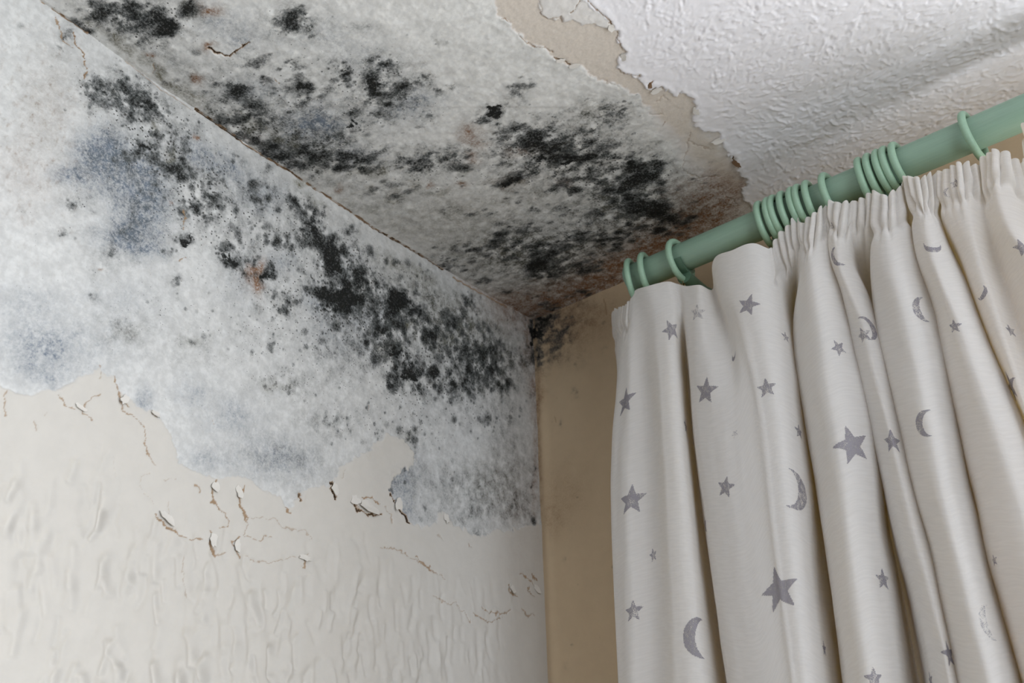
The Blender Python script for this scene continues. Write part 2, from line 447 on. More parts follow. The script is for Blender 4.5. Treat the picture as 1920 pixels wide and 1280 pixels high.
# ragged line where the wall meets the ceiling
EDGE_CRACK = [(1.8,.95,[(75,0),(100,17),(135,42),(165,62)]),(1.4,.6,[(230,110),(300,165),(360,205)]),(2.8,1.1,[(366,204),(395,224),(430,247),(462,272)]),(2.2,1.0,[(462,272),(500,295),(545,322),(570,340)]),
              (2,.95,[(575,343),(620,372),(665,402),(705,430)]),(2.4,1.05,[(705,430),(750,455),(800,485),(830,505)]),(1.8,.8,[(850,520),(900,548),(950,575)])]
CEIL_BLACK = [
 (233,27,60,28,.4),(177,22,9,8,.9),(313,53,13,11,.95,60),(240,13,20,12,.75),(200,10,16,12,.6),(275,25,22,14,.55),(290,50,20,12,.5),(153,48,7,5,.95,40),(163,58,7,4,.95,40),(357,15,14,12,.8),
 (545,32,28,20,.8),(527,48,26,10,.6,-15),(560,45,14,10,.6),(540,123,30,12,.65),(460,117,24,12,.45),(567,158,14,10,1),(577,170,5,8,.8),(523,172,9,8,.7),(433,163,26,10,.55,20),(455,165,10,7,.7),
 (460,213,30,14,.5),(490,225,20,10,.4),(560,193,26,7,.55),(480,268,26,12,.75,35),(550,308,30,10,.7,25),(583,277,30,9,.6,-5),(520,290,28,12,.65,30),(600,300,30,12,.5),(430,240,26,10,.5,35),
 (362,92,12,5,.5),(303,90,6,5,.6),(620,125,14,10,.5),(640,120,10,10,.6),(500,100,12,8,.3),(620,260,20,8,.5),(640,310,12,7,.6),(250,70,26,12,.4,30),(320,150,40,14,.3,35),
 (720,120,22,13,.9),(703,160,16,14,.95),(757,163,28,12,.8),(797,140,8,6,.75),(817,162,10,6,.7),(853,167,8,6,.7),(690,180,14,10,.5),(730,190,20,10,.4),(973,163,15,10,.85),(970,183,10,6,.6),(1000,155,8,6,.5),
 (923,213,28,9,.98,-18),(905,225,10,6,.8),(932,237,5,4,.9),(827,77,20,7,.35,28),(677,50,20,8,.3),(657,240,18,8,.95),(660,213,10,7,.7),(647,133,10,9,.85),(640,150,12,8,.6),(723,223,16,9,.5),(807,213,16,7,.35),
 (673,290,26,14,.6),(713,283,12,7,.6),(660,300,22,8,.5),(800,300,46,16,.6),(777,310,20,9,.7),(847,297,14,7,.65),(820,290,20,7,.5),(960,253,32,14,.55),(1007,263,30,16,.75),(1027,283,32,16,.85),(1063,303,13,7,1),
 (1017,297,12,7,.95),(1083,300,8,6,.9),(1057,267,30,14,.55),(1107,293,20,9,.5),(1107,207,22,14,.4),(1160,207,22,16,.5),(1110,245,13,6,.75),(1140,220,22,9,.35),(1050,225,16,7,.4),(1180,310,22,16,.9),
 (1227,310,16,9,.85),(1207,327,20,10,.6),(1150,300,20,9,.5),(953,340,24,8,.95,-8),(983,327,16,7,.85,-20),(1070,358,9,7,.75),(1057,347,14,8,.5),(1040,330,12,8,.6),(1117,343,14,10,.6),(1147,367,14,5,.75),
 (1180,373,40,16,.6),(1210,385,26,12,.6),(1005,393,7,6,.85),(953,375,14,6,.4),(1007,363,14,8,.4),(1257,413,30,12,.85),(1107,410,24,7,.5),(1217,393,20,8,.6),(840,397,20,8,.5),(827,363,16,7,.3),(1180,345,20,10,.5),
 (940,447,24,14,.7),(973,464,18,10,.7),(873,467,34,7,.5),(847,502,18,7,.75,15),(835,490,26,5,.5,15),(893,527,26,9,.45,15),(1023,510,30,14,.7),(1010,490,20,12,.6),(1100,502,26,9,.85),(1060,454,13,9,.75),
 (1087,440,14,9,.75),(1137,450,18,10,.7),(1173,447,16,9,.6),(1027,464,16,9,.6),(1233,434,26,9,.8),(953,547,13,6,.75),(993,554,14,6,.6),(1033,574,14,6,.85),(1073,555,18,5,.85,-15),(1098,553,10,4,.6),
 (990,430,24,10,.4),(1050,480,30,9,.4),(920,480,24,9,.4),(1140,480,24,9,.4),(1000,600,16,6,.9),(970,590,20,5,.5,30),(1300,400,16,9,.5),(900,400,20,7,.35),(960,410,22,7,.35),(1060,395,22,7,.4),(1100,325,22,9,.5),
 (680,320,22,9,.5),(740,370,12,6,.6),(713,320,8,5,.6),(773,350,20,8,.4),(700,355,6,4,.6),(1130,270,24,12,.4),(1240,340,16,10,.4),(870,317,16,7,.5),
]
CEIL_BROAD = [(240,40,100,40,.35),(430,200,120,60,.3,30),(560,280,80,40,.35,20),(740,200,90,70,.2),(1060,310,140,60,.3),(1230,400,90,40,.35),(1020,500,140,50,.25),(1050,280,150,55,.3),(1120,440,140,55,.3),(700,170,110,50,.25),(260,40,110,40,.28),(520,220,130,70,.24),(600,290,80,30,.3),(780,340,130,40,.24),(940,480,110,40,.26),(560,100,90,60,.2),(1180,350,90,50,.28)]
CEIL_GREY = [(440,210,110,45,.45,30),(540,285,80,26,.5,20),(1080,300,130,50,.4),(1230,400,90,45,.45),(1000,500,150,50,.3),(660,230,70,60,.3),(240,30,90,40,.5),(550,40,40,25,.4),(500,240,90,40,.4,25),(720,150,60,40,.35),(1010,270,90,35,.5),(1130,215,50,26,.5),(1190,340,70,50,.45),(800,300,70,24,.4),(700,380,90,30,.22,20),(960,460,80,40,.35),
             (1090,470,110,40,.4),(1180,400,90,40,.45),(830,75,26,9,.35,28),(680,50,30,12,.3),(770,120,40,20,.2),(900,115,30,8,.2),(920,95,30,8,.18),(980,105,30,10,.15),(560,180,60,20,.3),(330,110,90,20,.35,32),(1050,520,70,30,.35)]
CEIL_BLUE = [(567,240,60,34,.55),(617,225,40,26,.5),(417,40,60,26,.4),(480,170,60,26,.4),(673,290,36,18,.5),(740,210,50,30,.4),(700,120,60,40,.3),(790,190,50,26,.3),(540,280,50,20,.4),(600,60,60,40,.2),(460,70,50,20,.35),(1000,255,50,16,.3),(1180,375,40,16,.3)]
CEIL_OLIVE = [(1000,480,160,60,.25),(880,450,110,40,.22,15),(1180,400,100,50,.2),(560,280,80,20,.25,30),(230,85,40,12,.5,35),(290,130,50,14,.5,35),(350,180,50,12,.4,35),(357,15,18,14,.6),(683,320,26,12,.6),(713,320,10,7,.7),(740,370,14,8,.65),(700,355,7,6,.6),(773,350,26,12,.4),(870,317,18,9,.5),(953,342,28,10,.5),
              (480,235,40,14,.3,30),(700,400,80,20,.25,25),(940,375,16,7,.35),(1010,362,22,10,.3),(1050,300,40,14,.25),(1110,210,30,20,.25),(850,400,80,24,.2),(170,40,30,14,.35,40),(370,185,16,9,.5),(830,360,22,10,.3),(990,380,200,40,.12)]
CEIL_RUST_SHADE = [(960,585,70,22,.5,20),(1080,560,90,26,.5,-24),(1180,500,90,34,.45,-24),(1300,430,80,36,.5,-24),(397,17,20,9,.85),(375,12,14,9,.5),(280,102,9,5,.75,20),(370,147,9,9,.8),(362,140,6,6,.5),(393,88,12,6,.7),(880,247,20,12,.7),(870,262,18,9,.55),(887,293,13,8,.6),(900,270,22,10,.4),(953,342,26,9,.45),(985,285,30,9,.35),  # broad browns by the corner: damp stain deepened to stand in for shade
             (812,343,6,3,.8),(865,345,9,5,.7),(1057,345,16,8,.4),(1020,570,80,30,.6,-10),(1120,530,100,28,.6,-24),(1230,470,100,36,.7,-24),(1320,400,80,44,.6,-30),(1400,350,60,26,.4,-24),(900,560,70,10,.3,32),(960,560,40,20,.3),
             (480,262,20,6,.4,30),(635,355,10,6,.5),(1300,350,50,26,.3),(1350,330,40,30,.25)]
CEIL_FILM_EDGE = [(925,-40),(927,0),(933,27),(947,37),(973,63),(987,80),(1020,90),(1043,110),(1087,125),(1107,140),(1133,153),(1167,163),(1195,178),(1207,190),(1222,212),(1250,240),(1272,262),(1290,300),(1330,330),(1352,352),(1393,372)]
CEIL_TEX_EDGE = [(1445,432),(1420,400),(1393,372),(1397,345),(1397,333),(1383,317),(1377,293),(1363,287),(1347,253),(1317,243),(1300,227),(1307,200),(1300,187),(1280,170),(1270,182),(1260,173),(1233,165),(1213,163),(1200,143),
                 (1173,137),(1155,128),(1160,110),(1173,97),(1160,80),(1157,60),(1140,33),(1113,13),(1097,0),(1070,-40)]
CEIL_FLAKE = [(1005,-40),(1013,0),(1015,27),(1027,37),(1050,33),(1055,43),(1075,38),(1090,47),(1110,43),(1130,50),(1150,55),(1160,40),(1120,0),(1090,-40)]
CEIL_CRACKS = [
 (3,1.1,[(393,90),(405,95),(413,100),(430,105),(447,92),(455,84),(468,81)]),(1.6,.6,[(1013,0),(1015,27),(1027,37),(1050,33),(1055,43)]),(2.4,.7,[(1087,0),(1078,14),(1070,24)]),
 (2,.75,[(1100,2),(1113,13),(1140,33),(1150,47)]),(3.5,.9,[(1143,45),(1150,50)]),(2,.7,[(1157,58),(1160,80),(1173,97)]),(2,.6,[(1155,128),(1175,138),(1200,143)]),(3.5,.85,[(1221,150),(1216,164)]),
 (2,.8,[(940,35),(950,37),(957,42)]),(1.6,.7,[(973,63),(987,80),(1020,90),(1035,100)]),(2.2,1.0,[(1038,109),(1047,111),(1060,116),(1075,124),(1087,125)]),(1.6,.5,[(1107,140),(1133,153),(1160,162)]),
 (1.5,.5,[(1215,213),(1245,216),(1240,208)]),(1.6,.5,[(1230,192),(1243,180),(1255,185)]),(2.2,.6,[(1247,228),(1243,236)]),(3.5,1.0,[(1375,293),(1378,303),(1384,315)]),(1.5,.5,[(1295,250),(1285,290),(1280,320)]),
 (1.5,.6,[(1010,585),(1050,572),(1090,555),(1130,538),(1150,528)]),(2,.5,[(1350,350),(1365,372),(1380,380)]),(1.6,.8,[(515,147),(523,157)]),(2,.6,[(290,120),(285,135)]),(1.5,.5,[(1290,262),(1310,275),(1340,280)]),
 (1.6,.5,[(1280,320),(1310,333),(1350,330)]),
]
BACK_BLACK = [(1040,600,20,24,.6),(1060,640,18,18,.45),(1083,600,20,14,.4),(1047,627,18,20,.6),(1040,667,14,12,.35),(1077,674,14,12,.3),(1017,600,8,12,1),(1008,627,7,22,1),(1012,674,8,18,.9),(1025,650,10,30,.5),
              (1100,570,24,10,.3),(1076,735,5,6,.35),(1136,652,4,4,.6),(1044,790,4,5,.5),(1058,1045,5,4,.3),(1062,1250,4,5,.3)]
BACK_RUST = [(1040,620,60,50,.35),(1100,590,70,40,.3),(1012,760,7,60,.5),(1012,900,6,90,.4),(1060,920,40,60,.2),(1040,970,20,30,.25)]
BACK_CRACKS = [(2,.7,[(1132,560),(1136,575),(1138,590)]),(2,.6,[(1040,780),(1042,792)])]


def cap(D): return np.clip(D, 0, 1)


def colonies(shape, a, b, D, n, seed, el=1.0, an=0.0):
    """scatter n small soft mould colonies with the density D; a, b are the axis coordinates of the grid (uniform core only)"""
    rng = np.random.RandomState(seed)
    T = np.ones(shape)
    ia = np.where(np.diff(a) < 0.003)[0]; ib = np.where(np.diff(b) < 0.003)[0]
    ha = a[ia[1]] - a[ia[0]]
    ca, sa = math.cos(an), math.sin(an)
    R_ = rng.rand(n, 8)
    for k in range(n):
        i = ib[int(R_[k, 0] * len(ib))]; j = ia[int(R_[k, 1] * len(ia))]
        d = D[i, j]
        if R_[k, 2] > d:
            continue
        r = (0.0007 + 0.0019 * -math.log(1 - .995 * R_[k, 3]) * (0.35 + 0.85 * d)) / ha
        r = min(r, 8.5)
        al = (0.10 + 0.75 * R_[k, 4] ** 1.8) * (0.45 + .55 * d)
        q = int(r * 2.2 * el + 1)
        i0, i1, j0, j1 = max(0, i - q), min(shape[0], i + q + 1), max(0, j - q), min(shape[1], j + q + 1)
        yy, xx = np.mgrid[i0:i1, j0:j1]
        dx, dy = xx - j - R_[k, 5] + .5, yy - i - R_[k, 6] + .5
        p1, p2 = (dx * ca + dy * sa) / el, -dx * sa + dy * ca
        e = (p1 * p1 + p2 * p2) / (r * r)
        T[i0:i1, j0:j1] *= 1 - al * np.exp(-e ** 1.5)
    return 1 - T


def stain_fields(a, b, u, v, black, broad, grey, blue, olive, rust, seed, streak=(1, 1), axes=None, ncol=0, el=1.3, an=0.0):
    """a, b: plane coordinates in metres"""
    wx = (fbm(a, b, 0.022, 4, seed + 50) - .5) * 26
    wy = (fbm(a, b, 0.022, 4, seed + 60) - .5) * 26
    uu, vv = u + wx, v + wy
    n_mid = fbm(a * streak[0], b * streak[1], 0.012, 5, seed, 0.65)
    n_big = fbm(a, b, 0.05, 4, seed + 20)
    D = blobs(uu, vv, black, 1.18)
    Dw = blobs(uu, vv, black, 1.7, 0.45)
    Db = blobs(uu, vv, broad) if broad else 0 * D
    n_fine = fbm(a * streak[0], b * streak[1], 0.005, 4, seed + 30, 0.7)
    K = cap(0.80 * D ** 1.8 * np.clip(0.0 + 3.6 * (n_mid - 0.32), 0, 1.5) * np.clip(.1 + 1.8 * n_fine, .15, 1.4))
    hard = [q for q in black if q[4] >= .93]
    if hard:
        Dh = blobs(u + 1.6 * wx, v + 1.6 * wy, hard, 0.92)
        K = np.maximum(K, 1.15 * sstep(.50, .68, Dh + 0.9 * (n_fine - .5)))
    if ncol:
        T = colonies(a.shape, axes[0], axes[1], np.clip(1.0 * D + 0.95 * Db * np.clip(3.2 * (n_mid - .25), 0, 2) + .016, 0, 1), ncol, seed + 7, el, an)
        K = 1 - (1 - K) * (1 - T)
    G = cap(0.85 * blobs(uu, vv, grey) + 0.8 * Dw + 0.4 * Db) * np.clip(0.0 + 2.9 * (n_mid - 0.27), 0, 1.7) * np.clip(0.5 + n_big, 0.4, 1.4)
    B = 1.25 * blobs(uu, vv, blue) * np.clip(0.5 + 1.2 * (n_big - 0.25), 0, 1.4) * np.clip(0.1 + 1.8 * n_fine, .2, 1.5) if blue else 0 * D
    O = blobs(uu, vv, olive) * np.clip(1.7 * n_mid, 0, 1.5) if olive else 0 * D
    RU = blobs(uu, vv, rust) * np.clip(0.2 + 1.5 * n_mid, 0, 1.5) if rust else 0 * D
    SP = cap(0.13 + 0.6 * Dw + 0.7 * Db)
    return [cap(x) for x in (K, 1.15 * G, B, O, RU, SP)]


def axis(core0, core1, step, before=(), after=()):
    n = int(round((core1 - core0) / step))
    return np.concatenate([np.array(before, float), np.linspace(core0, core1, n + 1), np.array(after, float)])


# the ceiling sags a little along the left wall: its drop there, read along the traced edge
_e = np.array([on_plane(px, py, 0, 0.0) for px, py in ((-60, -95), (75, 0), (165, 62), (230, 110), (300, 160), (366, 204), (430, 247), (500, 295), (570, 340), (620, 372), (705, 430), (750, 455), (800, 485), (850, 514), (900, 543), (950, 572), (1000, 600))])
SAG_Y, SAG_Z = _e[:, 1], np.clip(H - _e[:, 2], -0.004, 0.02)
SAG_Z[-1] = 0.0


def sag(x, y):
    return np.interp(y, SAG_Y, SAG_Z, left=0.0) * np.exp(-(x / 0.16) ** 2)


# ------------------------------------------------------------------ left wall (plane x = 0)
hs = 0.00112
yb, zb = [-3.4, -2.6, -1.9, -1.4, -1.1, -0.95], [0.0, 0.6, 1.1, 1.4, 1.6]
ys = axis(-0.84, 0.0, hs, yb, ())
zs = axis(H - 0.64, H, hs, zb, ())
ys[-1] = 0.012; zs[-1] = H + 0.012
ZZ, YY = np.meshgrid(zs, ys, indexing='ij')
P = np.stack([np.zeros_like(YY), YY, ZZ], -1)
u, v, dep = to_px(P)
bad = dep < 0.25
u = np.where(bad, -900, u); v = np.where(bad, 1800, v)
jit = (fbm(YY, ZZ, 0.012, 4, 901) - .5) * 22
jit2 = (fbm(YY, ZZ, 0.012, 4, 911) - .5) * 22
sd = poly_sd(u + jit, v + jit2, WALL_EDGE + [(1060, 4000), (-3000, 4000), (-3000, 724)])   # >0: paint
paint = sstep(-1.5, 1.5, sd)
K, G, B, O, RU, SP = stain_fields(YY, ZZ, u, v, WALL_BLACK, WALL_BROAD, WALL_GREY, WALL_BLUE, WALL_OLIVE, WALL_RUST, 11, (1.0, 0.8), (ys, zs), 26000, 1.25, math.radians(62))
out = sstep(-1.05, -0.9, YY) * sstep(-1200, -300, u)
clean = (1 - 0.93 * paint) * out
fibre = np.clip(fbm(YY * 1.2, ZZ * 0.6, 0.007, 4, 71, .7) - .56, 0, 1) * 4 * blobs(u, v, [(60, 250, 110, 190, .8)])
RU = cap(RU + 0.35 * fibre); O = cap(O + 0.2 * fibre)
solid = (K > .9)
cj = (fbm(YY, ZZ, 0.008, 3, 921) - .5) * 12
cj2 = (fbm(YY, ZZ, 0.008, 3, 931) - .5) * 12
CK = np.maximum(cracks(u + cj, v + cj2, WALL_CRACKS), cracks(u + cj * .4, v + cj2 * .4, EDGE_CRACK))
rim = np.exp(-np.abs(sd) / 1.6) * np.clip(fbm(YY, ZZ, 0.02, 3, 941) * 2.4 - .9, 0, 1) * out
CK = np.maximum(CK, 0.55 * rim * (sd < 0.5))
# relief: paint is proud of the bare film and lifts along its ragged edge; brush-stipple dimples lower down
ws = np.clip(sstep(55, 190, sd), 0, 1) * (1 - 0.55 * sstep(560, 1000, u)) * sstep(-0.84, -0.76, YY) * sstep(H - 0.64, H - 0.60, ZZ)
hf = np.zeros_like(YY)
iy0, iz0 = len(yb), len(zb)
sub = np.zeros((len(zs) - iz0, len(ys) - iy0))
wsub = ws[iz0:, iy0:]
strokes(sub, hs, 1500, (0.010, 0.030), (0.005, 0.010), -0.0028, lambda x, y, r: math.pi / 2 + r.randn() * .22 + .12, wsub, 5)
strokes(sub, hs, 1100, (0.008, 0.026), (0.004, 0.008), 0.0018, lambda x, y, r: math.pi / 2 + r.randn() * .22 + .12, wsub, 6)
hf[iz0:, iy0:] += sub
hf += 0.0007 * paint + 0.0007 * np.exp(-((sd - 5) / 5.0) ** 2) * np.clip(fbm(YY, ZZ, 0.03, 2, 955) * 2 - .6, 0, 1) * paint
hf += 0.0022 * (fbm(YY, ZZ, 0.045, 4, 961, .5) - .5) * (0.35 + 0.65 * (1 - paint)) + 0.0010 * (fbm(YY, ZZ, 0.012, 4, 971) - .5) * (1 - paint)
hf -= 0.0011 * np.clip(CK, 0, 1) + 0.0006 * solid * (1 - paint)
hf *= sstep(0.0, 0.004, H - ZZ) * 0.9 + 0.1
P[..., 0] = hf
at = {'stain': np.stack([K * clean, G * clean, B * clean], -1), 'stain2': np.stack([O * clean, RU * np.maximum(clean, .6), SP * np.maximum(clean, .12)], -1),
      'layer': np.stack([(1 - paint) * out, 0 * paint, CK], -1)}
me = mesh_from_grid('wall_left', P, attrs=at)
wall_left = link('wall_left', me, M_WALL, label='off-white plaster wall with black mould and cracked peeling paint, left of the corner', cat='wall', kind='structure')

# ------------------------------------------------------------------ ceiling (plane z = H)
hc = 0.00104
xa = [0.86, 1.0, 1.3, 1.8, 2.4]
ya = [-3.4, -2.6, -1.9, -1.4, -1.1, -0.95]
xs = axis(0.0, 0.78, hc, (), xa)
ys = axis(-0.82, 0.0, hc, ya, ())
xs[0] = -0.012; ys[-1] = 0.012
YY, XX = np.meshgrid(ys, xs, indexing='ij')
P = np.stack([XX, YY, H - sag(XX, YY)], -1)
u, v, dep = to_px(P)
bad = dep < 0.25
u = np.where(bad, 2600, u); v = np.where(bad, -2000, v)
jit = (fbm(XX, YY, 0.012, 4, 801) - .5) * 20
jit2 = (fbm(XX, YY, 0.012, 4, 811) - .5) * 20
tex_poly = CEIL_TEX_EDGE + [(1070, -4000), (6000, -4000), (6000, 432)]
sdt = poly_sd(u + jit, v + jit2, tex_poly)
tex = sstep(-1.5, 1.5, sdt)
sdc = poly_sd(u + jit, v + jit2, CEIL_FILM_EDGE + CEIL_TEX_EDGE[2:])
flake = sstep(-1.5, 1.5, poly_sd(u + jit * .7, v + jit2 * .7, CEIL_FLAKE))
soft = 2.0 + 22 * sstep(180, 260, v)
cream = sstep(-1, 1, sdc / soft) * (1 - tex)
cream = np.maximum(cream * (1 - 0.75 * flake), 0)
K, G, B, O, RU, SP = stain_fields(XX, YY, u, v, CEIL_BLACK, CEIL_BROAD, CEIL_GREY, CEIL_BLUE, CEIL_OLIVE, CEIL_RUST_SHADE, 111, (0.8, 1.0), (xs, ys), 29000, 1.6, math.radians(20))
film = np.clip(1 - tex - cream, 0, 1)
out = sstep(-1.05, -0.9, YY)
clean = (film + cream * (0.25 + 0.75 * sstep(200, 330, v))) * out
cj = (fbm(XX, YY, 0.008, 3, 821) - .5) * 10
cj2 = (fbm(XX, YY, 0.008, 3, 831) - .5) * 10
CK = np.maximum(cracks(u + cj, v + cj2, CEIL_CRACKS), cracks(u + cj * .4, v + cj2 * .4, EDGE_CRACK))
rim = np.exp(-np.abs(sdt) / 1.4) * np.clip(fbm(XX, YY, 0.016, 3, 841) * 2.4 - .9, 0, 1)
rim2 = np.exp(-np.abs(sdc) / 1.3) * np.clip(fbm(XX, YY, 0.014, 3, 851) * 2.4 - 1.1, 0, 1) * (v < 190)
CK = np.maximum(CK, np.maximum(0.5 * rim, 0.6 * rim2) * (sdt < .5) * out)
hf = np.zeros_like(XX)
wt = sstep(6, 60, sdt)
iy0 = len(ya); nxc = len(xs) - len(xa)
sub = np.zeros((len(ys) - iy0, nxc))
ang = 2.2 * (fbm(XX[iy0:, :nxc], YY[iy0:, :nxc], 0.16, 3, 861) - .5) * 2.2
wsub = wt[iy0:, :nxc]
strokes(sub, hc, 13000, (0.002, 0.010), (0.0020, 0.0031), 0.00062, lambda x, y, r: 0.25 + ang[y, x] + r.randn() * .55, wsub, 7)
strokes(sub, hc, 6500, (0.0005, 0.004), (0.0022, 0.0035), -0.0008, lambda x, y, r: 0.25 + ang[y, x] + r.randn() * .8, wsub, 8)
hf[iy0:, :nxc] += sub
hf += 0.0013 * tex + 0.0006 * flake * (1 - tex) + 0.0006 * film * np.where(v < 200, 1, 0.4)
hf += 0.0006 * np.exp(-((sdt - 5) / 5.0) ** 2) * tex
hf += 0.0020 * (fbm(XX, YY, 0.05, 4, 871) - .5) * film + 0.0012 * (fbm(XX, YY, 0.014, 4, 881) - .5) * film + 0.0007 * (fbm(XX, YY, 0.007, 3, 891) - .5)
hf -= 0.0011 * np.clip(CK, 0, 1)
hf *= sstep(0.0, 0.004, XX) * 0.9 + 0.1
P[..., 2] -= hf
at = {'stain': np.stack([K * clean, G * clean, B * clean], -1), 'stain2': np.stack([O * clean, RU * np.maximum(clean, cream * .6), SP * clean], -1),
      'layer': np.stack([film, cream, CK], -1)}
me = mesh_from_grid('ceiling', P, attrs=at, flip=True)
ceiling = link('ceiling', me, M_CEIL, label='white stippled ceiling with a mouldy peeled strip and bare cream plaster band', cat='ceiling', kind='structure')

# ------------------------------------------------------------------ window wall (plane y = 0), with the window opening
hb = 0.002
xs = axis(0.0, 0.36, hb, (), [0.41, 0.6, WIN[0], 0.9, 1.3, WIN[1], 2.15, 2.4])
zs = axis(H - 0.62, H, hb, [0.0, 0.6, WIN[2], 1.4, 1.7], ())
zs[np.argmin(np.abs(zs - WIN[3]))] = WIN[3]
xs[0] = -0.012; zs[-1] = H + 0.012
ZZ, XX = np.meshgrid(zs, xs, indexing='ij')
P = np.stack([XX, 0 * XX, ZZ], -1)
u, v, dep = to_px(P)
bad = dep < 0.25
u = np.where(bad, 2600, u); v = np.where(bad, 1800, v)
K, G, B, O, RU, SP = stain_fields(XX, ZZ, u, v, BACK_BLACK, [], BACK_BLACK, [], [], BACK_RUST, 211, (1, 1), (xs, zs), 4000)
CK = cracks(u, v, BACK_CRACKS)
P[..., 1] = -0.0016 * (fbm(XX, ZZ, 0.05, 4, 301) - .5) * sstep(0, .01, XX) - 0.0025 * np.exp(-((XX - 0.008) / 0.007) ** 2)
cx = (xs[:-1] + xs[1:]) / 2; cz = (zs[:-1] + zs[1:]) / 2
hole = ((cx > WIN[0]) & (cx < WIN[1]))[None, :] & ((cz > WIN[2]) & (cz < WIN[3]))[:, None]
me = mesh_from_grid('wall_back', P, keep=~hole, flip=True,
                    attrs={'stain': np.stack([K, .6 * G, B], -1), 'stain2': np.stack([O, RU, SP * .5], -1), 'layer': np.stack([0 * K, 0 * K, CK], -1)})
wall_back = link('wall_back', me, M_BACK, label='beige painted window wall behind the curtain, mouldy in the ceiling corner', cat='wall', kind='structure')

# window: reveal, frame, sash bars, pane
M_FRAME = mat_simple('white_window_paint', S(228, 228, 224), 0.35)
tg = NT('window_glass')
fr = tg.n('ShaderNodeFresnel', {'IOR': 1.45})
tg.finish(tg.n('ShaderNodeMixShader', {0: fr.outputs[0], 1: tg.n('ShaderNodeBsdfTransparent').outputs[0], 2: tg.n('ShaderNodeBsdfGlossy', {'Roughness': 0.02}).outputs[0]}).outputs[0])
win = link('window_1', None, label='white framed window half hidden behind the curtain', cat='window', kind='structure')
x0, x1, z0, z1 = WIN
b = MB(); t_ = 0.02
b.box(x0 - t_, x0, 0.002, 0.16, z0 - t_, z1 + t_); b.box(x1, x1 + t_, 0.002, 0.16, z0 - t_, z1 + t_)
b.box(x0, x1, 0.002, 0.16, z1, z1 + t_); b.box(x0, x1, 0.002, 0.16, z0 - t_, z0)
link('reveal', b.mesh('reveal', False), M_BACK, win)
b = MB()
for a0, a1, c0, c1 in ((x0, x0 + .05, z0, z1), (x1 - .05, x1, z0, z1), (x0 + .05, x1 - .05, z1 - .05, z1), (x0 + .05, x1 - .05, z0, z0 + .05), ((x0 + x1) / 2 - .025, (x0 + x1) / 2 + .025, z0 + .05, z1 - .05)):
    b.box(a0, a1, 0.115, 0.155, c0, c1)
link('window_frame', b.mesh('window_frame', False), M_FRAME, win)
for k in range(2):
    a0 = x0 + .05 + k * ((x1 - x0) / 2 - .025); b = MB()
    b.box(a0, a0 + (x1 - x0) / 2 - .075, 0.132, 0.136, z0 + .05, z1 - .05)
    link('pane', b.mesh('pane', False), tg.mat, win)

# rest of the room
M_PLAIN = mat_simple('plain_wall_paint', S(176, 174, 170), 0.8, 0.2, 120)
M_FLOOR = mat_simple('oak_floor', S(112, 98, 84), 0.45, 0.1, 60, 0.2)
b = MB(); b.box(0, 2.4, -3.4, 0, -0.06, 0.0)
link('floor', b.mesh('floor', False), M_FLOOR, label='brown wooden floor far below the curtain', cat='floor', kind='structure')
b = MB()
for q in ((-3.4, -2.25, 0, H), (-1.05, -0.75, 0, H), (-0.1, 0, 0, H), (-0.75, -0.1, 0, H - 1.65), (-0.75, -0.1, H - 0.35, H), (-2.25, -1.05, 0, H - 1.05), (-2.25, -1.05, H - 0.19, H)):
    b.box(2.4, 2.48, q[0], q[1], q[2], q[3])
link('wall_right', b.mesh('wall_right', False), M_PLAIN, label='plain pale wall opposite the mouldy wall, with two tall window openings', cat='wall', kind='structure')
b = MB(); b.box(0, 2.4, -3.48, -3.4, 0, H)
link('wall_rear', b.mesh('wall_rear', False), M_PLAIN, label='plain pale wall facing the window wall', cat='wall', kind='structure')

# ------------------------------------------------------------------ curtain pole, bracket, rings
RY, RZ, RR = -0.107, H - 0.0812, 0.0168
def mat_green(name, col):
    t = NT(name)
    co = t.n('ShaderNodeTexCoord').outputs['Object']
    mp = t.n('ShaderNodeMapping', {'Vector': co, 'Scale': (4, 90, 90)}).outputs[0]
    st = t.noise(mp, 6, 4)
    base = t.mix(t.ramp(st, .3, .7), tuple(x * .93 for x in col[:3]) + (1,), col)
    bp = t.n('ShaderNodeBump', {'Height': st, 'Strength': 0.08, 'Distance': 0.0005})
    return t.finish(t.n('ShaderNodeBsdfPrincipled', {'Base Color': base, 'Roughness': 0.42, 'Normal': bp.outputs[0]}).outputs[0])
M_POLE = mat_green('sage_pole_paint', S(142, 171, 152))
M_RING = mat_green('sage_ring_paint', S(156, 190, 165))
M_BRACKET = mat_green('bracket_paint', S(86, 116, 96))
M_STEEL = mat_simple('dull_brass', S(150, 140, 110), 0.35, metallic=1.0)

pole = link('curtain_pole', None, label='thick sage green curtain pole running below the ceiling', cat='curtain pole')
pole.location = (0.227, RY, RZ)
b = MB(); b.sweep([(x, 0, 0) for x in (0.0, 0.003, 0.2, 0.6, 1.0, 1.75)], [RR - .001, RR, RR, RR, RR, RR], 48)
link('rod', b.mesh('rod'), M_POLE, pole)
b = MB(); b.sweep([(-0.006, 0, 0), (-0.005, 0, 0), (0.0, 0, 0), (0.0015, 0, 0)], [RR * .8, RR * .97, RR * 1.02, RR * 1.0], 48)
link('end_cap', b.mesh('end_cap'), M_POLE, pole)

